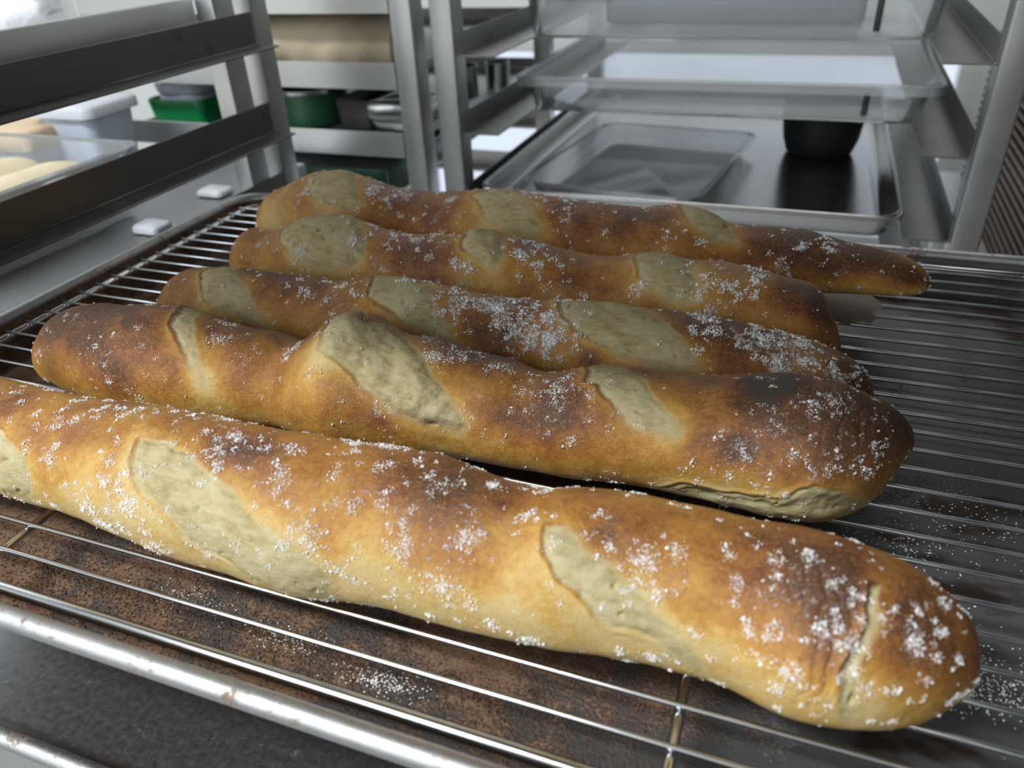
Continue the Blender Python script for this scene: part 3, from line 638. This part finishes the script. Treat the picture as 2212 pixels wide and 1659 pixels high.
    for (bx, bt, br, amp) in extra.get('bump', []):
        g = np.exp(-(((X - bx) ** 2 + (A - bt * RA) ** 2) / br ** 2)); disp += g * amp
    endk = np.minimum(1, kk * 1.6)[:, None]
    bottom = sstep(-0.55, -0.95, np.sin(T))[None]          # keep the base flat on the wires
    P = P + nn * (disp * endk * (1 - bottom))[..., None]
    P[..., 2] = np.maximum(P[..., 2], 1.15)
    # browning: strongest on the crown, pale towards the base
    sn = np.sin(T)[None]
    brown = 0.17 + 0.36 * sstep(-0.30, 0.75, sn) + fbm(P, 34, idx * 3, 3) * 0.38 + fbm(P, 11, idx * 3 + 50, 3) * 0.34 + edge_tone + extra.get('tone0', 0)
    for (tx, tt, tr, dl) in D['tone']:
        brown = brown + dl * np.exp(-(((X - tx) ** 2 + (A - tt * RA) ** 2) / (tr * 1.15) ** 2))
    brown = brown + 0.14 * (1 - sstep(0, 1, np.minimum(e, f2)))[:, None]
    burn = sstep(1.15, 1.6, brown)
    brown = np.clip(brown, 0, 1)
    flo = np.full_like(X, 0.05)
    for (tx, tt, tr, st) in D['flour']:
        flo = flo + st * np.exp(-(((X - tx) ** 2 + (A - tt * RA) ** 2) / (tr * 1.0) ** 2))
    flo = flo * (0.25 + 1.3 * sstep(0.3, 0.75, vnoise(P, 9, 40 + idx) * .6 + vnoise(P, 4, 44 + idx) * .4)) + 0.25 * sstep(-0.2, -0.8, sn)
    flo = np.clip(flo, 0, extra.get('fmax', 0.75)) * (1 - 0.55 * pale)
    root = empty('baguette', ((x0 + x1) / 2, float(yc.mean()), 1.1))
    tag(root, label, 'bread', 'baguettes cooling on the wire grid')
    off = np.array(world_loc(root))
    vid = np.arange(nx * nt_).reshape(nx, nt_)
    quads = np.stack([vid[:-1], vid[1:], np.roll(vid, -1, 1)[1:], np.roll(vid, -1, 1)[:-1]], -1).reshape(-1, 4)
    fo = owner[:-1].reshape(-1)
    G = (P * MM - off).reshape(-1, 3)
    at = dict(brown=brown.reshape(-1), pale=np.clip(pale - 0.25 * edge_tone.clip(0), 0, 1).reshape(-1), flour=flo.reshape(-1), burn=burn.reshape(-1))
    def emit(name, faces, caps=False):
        used = np.unique(faces); remap = np.full(nx * nt_, -1); remap[used] = np.arange(len(used))
        me = bpy.data.meshes.new(name)
        fs = remap[faces]
        extra_f = []
        if caps:
            extra_f = [list(remap[vid[0]])[::-1], list(remap[vid[-1]])]
        loops = np.concatenate([fs.reshape(-1)] + [np.array(c_) for c_ in extra_f]) if extra_f else fs.reshape(-1)
        starts = list(range(0, len(fs) * 4, 4)); tot = len(fs) * 4
        for c_ in extra_f: starts.append(tot); tot += len(c_)
        me.vertices.add(len(used)); me.vertices.foreach_set('co', G[used].astype(np.float32).reshape(-1))
        me.loops.add(len(loops)); me.loops.foreach_set('vertex_index', loops.astype(np.int32))
        me.polygons.add(len(starts)); me.polygons.foreach_set('loop_start', np.array(starts, np.int32))
        for k_, v_ in at.items():
            aa = me.attributes.new(k_, 'FLOAT', 'POINT'); aa.data.foreach_set('value', v_[used].astype(np.float32))
        me.update(calc_edges=True); me.validate()
        me.materials.append(M['bread'])
        # normals taken from the whole loaf so that crust and cut meet without a seam
        o = link(name, me, None, root)
        me.normals_split_custom_set_from_vertices([tuple(v) for v in VN[used]])
        return o
    # vertex normals of the displaced surface
    dxv = np.gradient(P, axis=0); dtv = np.roll(P, -1, 1) - np.roll(P, 1, 1)
    vn = np.cross(dxv, dtv); vn /= np.linalg.norm(vn, axis=-1, keepdims=True) + 1e-12
    if (vn * nn).sum() < 0:
        vn = -vn; quads = quads[:, ::-1]
    vn[0] = (-1, 0, 0); vn[-1] = (1, 0, 0)
    VN = vn.reshape(-1, 3)
    emit('crust', quads[fo < 0], True)
    for j in range(len(D['polys'])):
        sel = fo == j
        if sel.sum() > 20:
            o = emit('scored_cut', quads[sel]); o['label'] = 'pale split crumb of a scored cut'
    # loose flour as tiny clumps standing on the crust
    rng = np.random.default_rng(100 + idx)
    clump = vnoise(P, 5.0, 7) * 0.6 + vnoise(P, 2.2, 9) * 0.4
    dens = (np.clip(flo - 0.04, 0, None) ** 0.8 + extra.get('sprinkle', 0.08)) * sstep(0.40, 0.62, clump)
    dens[:, :] *= sstep(-0.75, -0.3, sn) * endk
    pr = dens.reshape(-1); pr = pr / pr.sum()
    ncl = extra.get('clumps', 900)
    ctr = rng.choice(len(pr), ncl, p=pr)
    size = rng.lognormal(0, 0.55, ncl) * extra.get('clump_r', 0.42)
    per = np.maximum(1, (extra.get('per', 9) * (size / size.mean()) ** 2).astype(int))
    own = np.repeat(np.arange(ncl), per); cnt = len(own)
    ci, cj = ctr[own] // nt_, ctr[own] % nt_
    st_t = 2 * np.pi * RA / nt_
    ci = np.clip(np.round(ci + rng.normal(0, 1, cnt) * size[own] / dx), 0, nx - 1).astype(int)
    cj = np.round(cj + rng.normal(0, 1, cnt) * size[own] / st_t).astype(int) % nt_
    pick = ci * nt_ + cj
    base = P.reshape(-1, 3)[pick] + (rng.random((cnt, 3)) - .5) * dx * 0.9
    nrm = VN[pick]
    rad = extra.get('grain_r', 0.24) * rng.lognormal(0, 0.45, cnt)
    octa = np.array([(1, 0, 0), (-1, 0, 0), (0, 1, 0), (0, -1, 0), (0, 0, 1), (0, 0, -1)], float)
    tri = np.array([(0, 2, 4), (2, 1, 4), (1, 3, 4), (3, 0, 4), (2, 0, 5), (1, 2, 5), (3, 1, 5), (0, 3, 5)])
    jit = 0.6 + 0.8 * rng.random((cnt, 6, 1))
    ang = rng.random(cnt) * 6.28
    ca, sa = np.cos(ang), np.sin(ang)
    oc = np.repeat(octa[None], cnt, 0) * jit
    oc = np.stack([oc[..., 0] * ca[:, None] - oc[..., 1] * sa[:, None], oc[..., 0] * sa[:, None] + oc[..., 1] * ca[:, None], oc[..., 2]], -1)
    GV = (base + nrm * (rad * .25)[:, None])[:, None] + oc * rad[:, None, None]
    GV = (GV * MM - off).reshape(-1, 3)
    GF = (tri[None] + (np.arange(cnt) * 6)[:, None, None]).reshape(-1, 3)
    me = bpy.data.meshes.new('flour_dusting')
    me.vertices.add(len(GV)); me.vertices.foreach_set('co', GV.astype(np.float32).reshape(-1))
    me.loops.add(GF.size); me.loops.foreach_set('vertex_index', GF.astype(np.int32).reshape(-1))
    me.polygons.add(len(GF)); me.polygons.foreach_set('loop_start', np.arange(0, GF.size, 3, dtype=np.int32))
    me.update(calc_edges=True); me.validate()
    o = link('flour_dusting', me, M['flour'], root)
    o['kind'] = 'stuff'; o['label'] = 'white flour dusted on the crust'
    return root

baguette(1, 'front baguette dusted with white flour, nearest the pan rim', 0.62, 250,
         dict(open={0: (0.6, .8), 1: (0.3, 1.0), 2: (0.2, 1.0), 3: (-1.6, 1.0)}, clumps=1500, per=18, clump_r=0.5, grain_r=0.18, sprinkle=0.12,
              wrinkle=[(487, 2.1, 14, 0.9, 4.5), (488, 2.7, 12, 0.7, 5)]))
baguette(2, 'second baguette from the front with a big burst hump and scorched spot', 0.75, 220,
         dict(open={0: (0.0, 1.0), 1: (2.5, 1.0), 2: (0.6, 1.1), 3: (-1.5, .8)}, rough={1: 3.2, 3: 3.0}, clumps=1000, per=10, tone0=0.20, grain_r=0.18, sprinkle=0.06,
              wrinkle=[(492, 1.8, 16, 0.8, 6)], bump=[]))
baguette(3, 'middle baguette with a thick flour streak along its crown', 1.0, 170,
         dict(open={0: (0.8, .8), 1: (0.8, .8), 2: (0.8, 1.0)}, tone0=0.03, fmax=1.3, clumps=1300, per=11, sprinkle=0.03, grain_r=0.26))
baguette(4, 'fourth baguette with a round popped ear and dark right tip', 1.1, 160,
         dict(open={0: (1.5, .8), 1: (2.2, 1.4), 2: (1.2, .9)}, tone0=-0.03, clumps=900, per=9, sprinkle=0.03, grain_r=0.28))
baguette(5, 'rearmost baguette tapering to a thin raised right end', 1.2, 150,
         dict(open={0: (1.2, .7), 1: (1.0, .8), 2: (0.8, .8)}, clumps=900, per=9, sprinkle=0.03, grain_r=0.28, tone0=-0.03))

# loose crumbs and flour on the pan floor
def scatter(name, mat, spots, rmin, rmax, z, seed, parent, label):
    rng = np.random.default_rng(seed); V = []; Fc = []
    octa = np.array([(1, 0, 0), (-1, 0, 0), (0, 1, 0), (0, -1, 0), (0, 0, .8), (0, 0, -.5)], float)
    tri = [(0, 2, 4), (2, 1, 4), (1, 3, 4), (3, 0, 4), (2, 0, 5), (1, 2, 5), (3, 1, 5), (0, 3, 5)]
    for (cx, cy, sx, sy, n) in spots:
        for _ in range(n):
            x, y = rng.normal(cx, sx), rng.normal(cy, sy)
            if not (0 < x < 622 and -116 < y < 296): continue
            r = rng.uniform(rmin, rmax); k = len(V)
            for o_ in octa * (0.6 + .8 * rng.random((6, 1))): V.append((x + r * o_[0], y + r * o_[1], z + r * (o_[2] + .4)))
            Fc += [tuple(i + k for i in t) for t in tri]
    o = mesh(name, V, Fc, mat, parent, False)
    o['kind'] = 'stuff'; o['label'] = label
    return o
scatter('crumbs', M['crumbs'], [(150, -95, 60, 12, 1500), (280, -98, 70, 10, 1700), (400, -100, 60, 8, 700), (230, -70, 80, 20, 1200)], 0.2, 0.55, -23.4, 3, pan, 'dark burnt crumbs on the pan')
scatter('spilt_flour', M['flour'], [(535, -15, 10, 10, 700), (550, -30, 14, 8, 500), (560, 60, 20, 14, 250), (345, -98, 8, 3, 260), (300, -92, 10, 3, 160), (250, -88, 12, 4, 120), (520, 30, 14, 10, 250)], 0.2, 0.5, -23.4, 4, pan, 'white flour spilt on the pan')

# ------------------------------------------------------------------ back rack: boxes, pan, lid, bowl
def clear_box(x0, x1, y0, y1, zb, zr, label, mat, name='plastic_box', cat='box', group=None):
    root = tag(empty(name, ((x0 + x1) / 2, (y0 + y1) / 2, zb)), label, cat, group)
    loft('box_body', x0, x1, y0, y1, [(9, zr - 1, 22), (12, zr - 6, 20), (17, zb + 5, 18), (20, zb + 1, 16), (24, zb, 14)], mat, root, n=6)
    box('latch', x1 - 72, x1 - 66, y0 + 12, y0 + 16, zb + 9, zr - 8, M['dark_metal'], root, bevel=1)
    loft('rim', x0, x1, y0, y1, [(2, zr - 9, 26), (0, zr - 8, 26), (0, zr, 26), (1.5, zr + 1.2, 26), (8, zr + 1.2, 22), (9, zr - 1, 22)], mat, root, n=6, cap_last=False)
    return root
clear_box(146, 580, 588, 1090, 17.5, 56, 'clear shallow plastic box on the middle runner of the back rack', M['clear'])
clear_box(146, 577, 588, 1090, 93.5, 150, 'clear plastic box at the top edge of the picture', M['clear'])
slab = tag(empty('grey_slab', (380, 800, 95)), 'blue grey flat slab lying in the top clear box', 'slab')
loft('slab_body', 225, 500, 690, 960, [(2, 97.5, 10), (0, 100, 10), (0, 124, 10), (3, 127, 9)], M['slab'], slab, cap_first=True)
ps = tag(empty('paper_scrap', (505, 222, 1.2)), 'torn scrap of baking paper under the rearmost baguette', 'paper')
V = []; F = []
for i in range(13):
    for j in range(7):
        x = 470 + (50 - 14 * abs(j / 6 - .6) ** 1.5 + 3 * math.sin(j * 2.3)) * i / 12; y = 193 + 50 * j / 6 + 3.0 * math.sin(i * 1.3)
        V.append((x, y, 1.4 + 0.5 * (1 + math.sin(x * .11 + y * .07)) * (i / 12)))
F = [(i * 7 + j, (i + 1) * 7 + j, (i + 1) * 7 + j + 1, i * 7 + j + 1) for i in range(12) for j in range(6)]
mesh('paper_sheet', V, F, M['paper'], ps, True, 60)
bp = tag(sheet_pan('sheet_pan', 140, 556, 484, 1060, -37, 21, M['alu_clean'], M['alu_clean'], bead=3.0, cr=24), 'shiny bare sheet pan under the black bowl', 'pan')
lid = tag(empty('tray_cover', (295, 634, -56)), 'clear plastic cover lying in the shiny pan', 'cover')
lid.rotation_euler = (0, 0, -0.12)
loft('cover_body', 186, 388, 510, 784, [(5, -38, 20), (9, -40, 18), (12, -52, 16), (16, -55, 14)], M['clear_lid'], lid)
loft('cover_rim', 186, 388, 510, 784, [(0, -40, 24), (0, -36.5, 24), (5, -36.5, 20), (5, -38, 20)], M['clear_lid'], lid, cap_last=False)
bowl = tag(empty('bowl', (477, 770, -58)), 'black plastic bowl standing in the shiny pan', 'bowl')
lathe('bowl_body', 477, 775, [(0.1, -57.5), (33, -57.5), (39, -54), (44, -38), (47, -15), (49, 8), (47, 8), (44, -15), (38, -50), (0.1, -52)], M['black_plastic'], bowl)
lathe('bowl_rim', 477, 775, [(46.5, 7), (46.5, 9.5), (52, 9.5), (52, 6.5), (49, 6.5)], M['black_plastic'], bowl)

# ------------------------------------------------------------------ left-back rack contents
def flat_tray(x0, x1, y0, y1, zb, label, mat, hgt=12):
    root = tag(empty('oven_tray', ((x0 + x1) / 2, (y0 + y1) / 2, zb)), label, 'tray')
    loft('tray_body', x0, x1, y0, y1, [(3, zb + hgt, 12), (5, zb + hgt - 2, 11), (7, zb + 2, 9), (9, zb, 8)], mat, root)
    loft('rim', x0, x1, y0, y1, [(0, zb + hgt - 2, 14), (0, zb + hgt + .5, 14), (2, zb + hgt + 1.2, 13), (3, zb + hgt, 12)], mat, root, cap_last=False)
    return root
flat_tray(-345, 45, 506, 956, 60.5, 'flat steel tray beneath the paper roll', M['steel_x'])
flat_tray(-345, 45, 506, 956, -10.5, 'flat steel tray with green containers at back left', M['steel_x'])
flat_tray(-345, 45, 506, 956, 133.5, 'flat steel tray above the paper roll', M['steel_x'])

def paper_roll():
    root = tag(empty('paper_roll', (-120, 565, 66)), 'roll of brown baking paper lying on a tray', 'paper roll')
    V = []; F = []; nx, nt_ = 90, 48
    rng = np.random.default_rng(5)
    for i in range(nx):
        x = -330 + 362 * i / (nx - 1)
        for k in range(nt_):
            a = 2 * math.pi * k / nt_
            r = 30 + 0.9 * math.sin(x * .07 + 3 * a) + 1.3 * math.sin(x * .031 + a * 2 + .5 * math.sin(x * .05)) + (0.8 * math.sin(x * .16 + 2.5 * a))
            V.append((x, 562 + r * math.cos(a), 95 + r * math.sin(a)))
    for i in range(nx - 1):
        for k in range(nt_):
            l = (k + 1) % nt_
            F.append((i * nt_ + k, i * nt_ + l, (i + 1) * nt_ + l, (i + 1) * nt_ + k))
    mesh('wrapped_paper', V, F, M['parchment'], root, True, 60)
    for x0, x1 in ((-331, -328), (30, 33)):
        V, F = [], []
        for x in (x0, x1):
            for rr in (11, 29.5):
                for k in range(32):
                    a = 2 * math.pi * k / 32; V.append((x, 562 + rr * math.cos(a), 95 + rr * math.sin(a)))
        for k in range(32):
            l = (k + 1) % 32
            F += [(k, l, 32 + l, 32 + k), (64 + k, 96 + k, 96 + l, 64 + l), (32 + k, 32 + l, 96 + l, 96 + k), (k, 64 + k, 64 + l, l)]
        mesh('roll_end', V, F, M['parchment'], root, True, 40)
paper_roll()

gt = tag(empty('green_tub', (-296, 580, -8)), 'bright green plastic tray with a wrapped packet', 'tray')
loft('tub_body', -334, -246, 540, 640, [(1, 29, 12), (3, 29, 11), (4, 22, 10), (6, -2, 9), (8, -5, 8)], M['green'], gt)
loft('tub_wall', -334, -246, 540, 640, [(1, 29, 12), (0, 27, 12), (3, 5, 10), (5, -7.5, 9)], M['green'], gt, cap_last=False)
pk = tag(empty('wrapped_packet', (-325, 605, 12)), 'pale blue film wrapped packet in the green tray', 'packet')
V = []; F = []
def puffy(name, x0, x1, y0, y1, z0, z1, mat, parent, amp=3.0, seed=1, n=26):
    V = []; F = []; m_ = n
    for i in range(n):
        for j in range(m_):
            a = 2 * math.pi * i / n; b = math.pi * j / (m_ - 1)
            sx = abs(math.cos(a)) ** .5 * (1 if math.cos(a) >= 0 else -1); sy = abs(math.sin(a)) ** .5 * (1 if math.sin(a) >= 0 else -1)
            sb = abs(math.sin(b)) ** .45; cb = abs(math.cos(b)) ** .6 * (1 if math.cos(b) >= 0 else -1)
            V.append(((x0 + x1) / 2 + (x1 - x0) / 2 * sx * sb, (y0 + y1) / 2 + (y1 - y0) / 2 * sy * sb, (z0 + z1) / 2 + (z1 - z0) / 2 * cb))
    V = np.array(V); V = V + np.stack([fbm(V, 28, seed, 3), fbm(V + 50, 28, seed + 3, 3), fbm(V + 90, 28, seed + 5, 3)], -1) * amp * 2
    V[:, 2] = np.clip(V[:, 2], z0, None)
    for i in range(n):
        for j in range(m_ - 1):
            F.append((i * m_ + j, i * m_ + j + 1, ((i + 1) % n) * m_ + j + 1, ((i + 1) % n) * m_ + j))
    return mesh(name, V, F, mat, parent, True, 60)
puffy('packet_body', -326, -254, 548, 628, -4, 50, M['blue_plastic'], pk, 3, 2)
puffy('film_fold', -327, -253, 546, 626, 30, 55, M['film'], pk, 5, 8)

gp = tag(empty('green_pot', (-125, 610, -9)), 'dark green enamel pot behind the near rack post', 'pot')
lathe('pot_body', -140, 622, [(0.1, -8.5), (42, -8.5), (46, -4), (47, 30), (49, 33), (47, 34), (44, 30), (42, -2), (0.1, -4)], M['green_enamel'], gp, 44)
lathe('pot_rim', -140, 622, [(45.5, 32), (45.5, 36), (50, 36), (50, 32)], M['steel_cup'], gp, 44)
dt = tag(empty('tin', (-60, 640, -9)), 'dark square tin beside the green pot', 'tin')
loft('tin_body', -88, -36, 590, 720, [(0, 24, 8), (1, 26, 8), (3, 24, 7), (5, -6, 6), (8, -8, 6)], M['dark_metal'], dt)
loft('tin_wall', -88, -36, 590, 720, [(0, 24, 8), (2, 5, 7), (4, -9, 6)], M['dark_metal'], dt, cap_last=False)
fo = tag(empty('foil_packet', (-5, 610, -9)), 'crumpled silver foil packet next to the dark tin', 'packet')
puffy('foil_body', -32, 34, 566, 660, -9, 30, M['foil'], fo, 3.5, 14)
puffy('foil_flap', -28, 30, 560, 590, 8, 33, M['foil'], fo, 3.5, 19)
cr_ = tag(empty('crate', (-180, 660, -84)), 'dark green crate on the low runner at back left', 'crate')
box('crate_front', -330, -10, 560, 566, -84, -48, M['green_enamel'], cr_, bevel=1.5)
box('crate_back', -330, -10, 754, 760, -84, -48, M['green_enamel'], cr_, bevel=1.5)
box('crate_side', -330, -324, 566, 754, -84, -48, M['green_enamel'], cr_, bevel=1.5)
box('crate_side', -16, -10, 566, 754, -84, -48, M['green_enamel'], cr_, bevel=1.5)
box('crate_base', -324, -16, 505, 955, -84, -80, M['dark_metal'], cr_, bevel=1)
for i, (x, y, r) in enumerate(((4, 772, 23), (45, 806, 17))):
    c_ = tag(empty('steel_cup', (x, y, -10)), ('wide' if i == 0 else 'narrow') + ' steel pastry ring seen beside the back post', 'pastry ring')
    lathe('ring_wall', x, y, [(r - 1, -8.5), (r, -8.5), (r, 34), (r + .8, 35), (r - 1, 35), (r - 1, -8.5)], M['steel_cup'], c_, 32)

# ------------------------------------------------------------------ steel table at left with tubs of dough
tb = tag(empty('work_table', (-480, 120, -1000)), 'steel work table left of the near rack', 'table')
box('table_top', -1000, -56, 58, 470, -42, -15, M['table_steel'], tb, bevel=3)
for x in (-990, -100):
    for y in (66, 430):
        box('leg', x, x + 30, y, y + 30, -1000, -42, M['steel_z'], tb, bevel=2)
dbx = tag(empty('dough_box', (-350, 160, -14)), 'clear plastic box of raw dough on the steel table', 'box')
loft('box_body', -610, -100, 66, 300, [(6, 48, 20), (9, 44, 18), (14, -9, 16), (18, -13.5, 14)], M['clear_dough'], dbx)
loft('rim', -610, -100, 66, 300, [(0, 46, 24), (0, 50, 24), (5, 51, 22), (6, 48, 20)], M['clear_dough'], dbx, cap_last=False)
rng0 = random.Random(4)
for i, (cx, cy, ln, rr, rot) in enumerate(((-154, 184, 95, 33, 2), (-221, 185, 94, 33, -3), (-288, 184, 95, 33, 3), (-355, 185, 94, 33, 0), (-422, 184, 95, 33, -3), (-489, 185, 94, 33, 2))):
    V = []; F = []; nx, nt_ = 28, 24
    for a in range(nx):
        u_ = a / (nx - 1) * 2 - 1; k = (1 - abs(u_) ** 7) ** .5 if abs(u_) < 1 else 0.01
        k = max(k, .02)
        for b in range(nt_):
            w = 2 * math.pi * b / nt_
            lx = rr * k * math.cos(w); ly = ln * u_; lz = rr * .9 * k * math.sin(w)
            t_ = math.radians(rot)
            V.append((cx + lx * math.cos(t_) - ly * math.sin(t_), cy + lx * math.sin(t_) + ly * math.cos(t_), -13 + rr * .85 + max(lz, -rr * .84)))
    V = np.array(V); V = V + (np.stack([fbm(V, 40, i, 2), fbm(V + 70, 40, i + 2, 2), fbm(V + 20, 40, i + 9, 2)], -1) * 6); V[:, 2] = np.clip(V[:, 2], -13.2, None)
    for a in range(nx - 1):
        for b in range(nt_):
            l = (b + 1) % nt_; F.append((a * nt_ + b, a * nt_ + l, (a + 1) * nt_ + l, (a + 1) * nt_ + b))
    F.append(tuple(range(nt_))[::-1]); F.append(tuple((nx - 1) * nt_ + b for b in range(nt_)))
    d_ = mesh('dough_piece', V, F, M['dough'], None, True, 70)
    tag(d_, ['raw dough stick in the clear box, nearest the near rack', 'second raw dough stick from the near rack', 'third raw dough stick from the near rack', 'fourth raw dough stick from the near rack', 'fifth raw dough stick from the near rack', 'raw dough stick in the clear box, farthest from the near rack'][i], 'dough', 'raw dough sticks in the clear box')
wt = tag(empty('storage_tub', (-400, 400, -14)), 'white tub with a beige lid behind the dough box', 'tub')
loft('tub_body', -560, -322, 350, 440, [(0, 18, 12), (6, -12, 10), (9, -14.5, 8)], M['white_plastic'], wt)
loft('lid', -564, -318, 346, 444, [(1, 14, 12), (0, 15, 12), (0, 32, 12), (2, 35, 12), (8, 36, 10)], M['beige'], wt)
gb = tag(empty('storage_tub', (-290, 420, -14)), 'bluish translucent tub next to the beige lidded tub', 'tub')
loft('tub_body', -345, -262, 385, 460, [(2, 45, 14), (7, -12, 11), (10, -14.5, 9)], M['blue_plastic'], gb)
loft('lid', -349, -258, 381, 464, [(0, 43, 14), (0, 52, 14), (2, 55, 14), (9, 56, 12)], M['white_plastic'], gb)
for i, (x0, x1, y0, y1, h_, lb_) in enumerate(((-86, -58, 238, 262, 8, 'small white plastic block on the table edge'), (-98, -68, 338, 362, 7, 'flat white plastic block behind the small one'))):
    k_ = tag(empty('plastic_block', ((x0 + x1) / 2, (y0 + y1) / 2, -15)), lb_, 'block')
    loft('block_body', x0, x1, y0, y1, [(3, -14.8, 5), (0, -13, 5), (0, -15 + h_ - 2, 5), (2, -15 + h_, 4)], M['white_plastic'], k_, cap_first=True)
bg = tag(empty('plastic_bag', (-620, 640, -14)), 'crumpled white plastic bag at the top left', 'bag')
puffy('bag_body', -860, -505, 560, 760, 60, 330, M['bag'], bg, 22, 31, 60)
sh = tag(empty('wall_shelf', (-700, 700, 40)), 'white shelf carrying the plastic bag', 'shelf')
box('shelf_board', -900, -420, 540, 800, 40, 60, M['frame_white'], sh, bevel=2)
for x in (-880, -460):
    box('shelf_leg', x, x + 20, 770, 790, -1000, 40, M['frame_white'], sh, bevel=2)

# ------------------------------------------------------------------ right: stack of trays
st = tag(empty('side_table', (880, 780, -1000)), 'steel stand under the tray stack at right', 'stand')
box('stand_top', 660, 1160, 500, 1080, -180, -160, M['steel_x'], st, bevel=2)
for x in (670, 1125):
    for y in (510, 1045):
        box('leg', x, x + 25, y, y + 25, -1000, -180, M['steel_z'], st, bevel=2)
proto = None
for i in range(20):
    zb = -160 + 10.2 * i
    if proto is None:
        root = empty('baking_tray', (890, 790, zb))
        loft('tray_rim', 684, 1100, 520, 1060, [(2, zb + 9.5, 14), (0, zb + 8.5, 14), (0, zb + 5.5, 14), (2, zb + 4.5, 14)], M['board'], root, cap_last=False)
        loft('tray_body', 684, 1100, 520, 1060, [(2, zb + 9.5, 14), (7, zb + 9.0, 12), (9, zb + 1, 10), (12, zb + .2, 9)], M['board'], root)
        proto = root
    else:
        root = proto.copy(); COL.objects.link(root); root.location = (0.89, 0.79, zb * MM)
        for ch in proto.children:
            c2 = ch.copy(); COL.objects.link(c2); c2.parent = root
    ords = ['topmost', 'second', 'third', 'fourth', 'fifth', 'sixth', 'seventh', 'eighth', 'ninth', 'tenth', 'eleventh', 'twelfth', 'thirteenth', 'fourteenth', 'fifteenth', 'sixteenth', 'seventeenth', 'eighteenth', 'nineteenth', 'twentieth']
    k_ = 19 - i
    tag(root, 'topmost brown tray of the stack at right' if k_ == 0 else ords[k_] + ' brown tray from the top of the stack at right', 'tray', 'stacked brown baking trays')
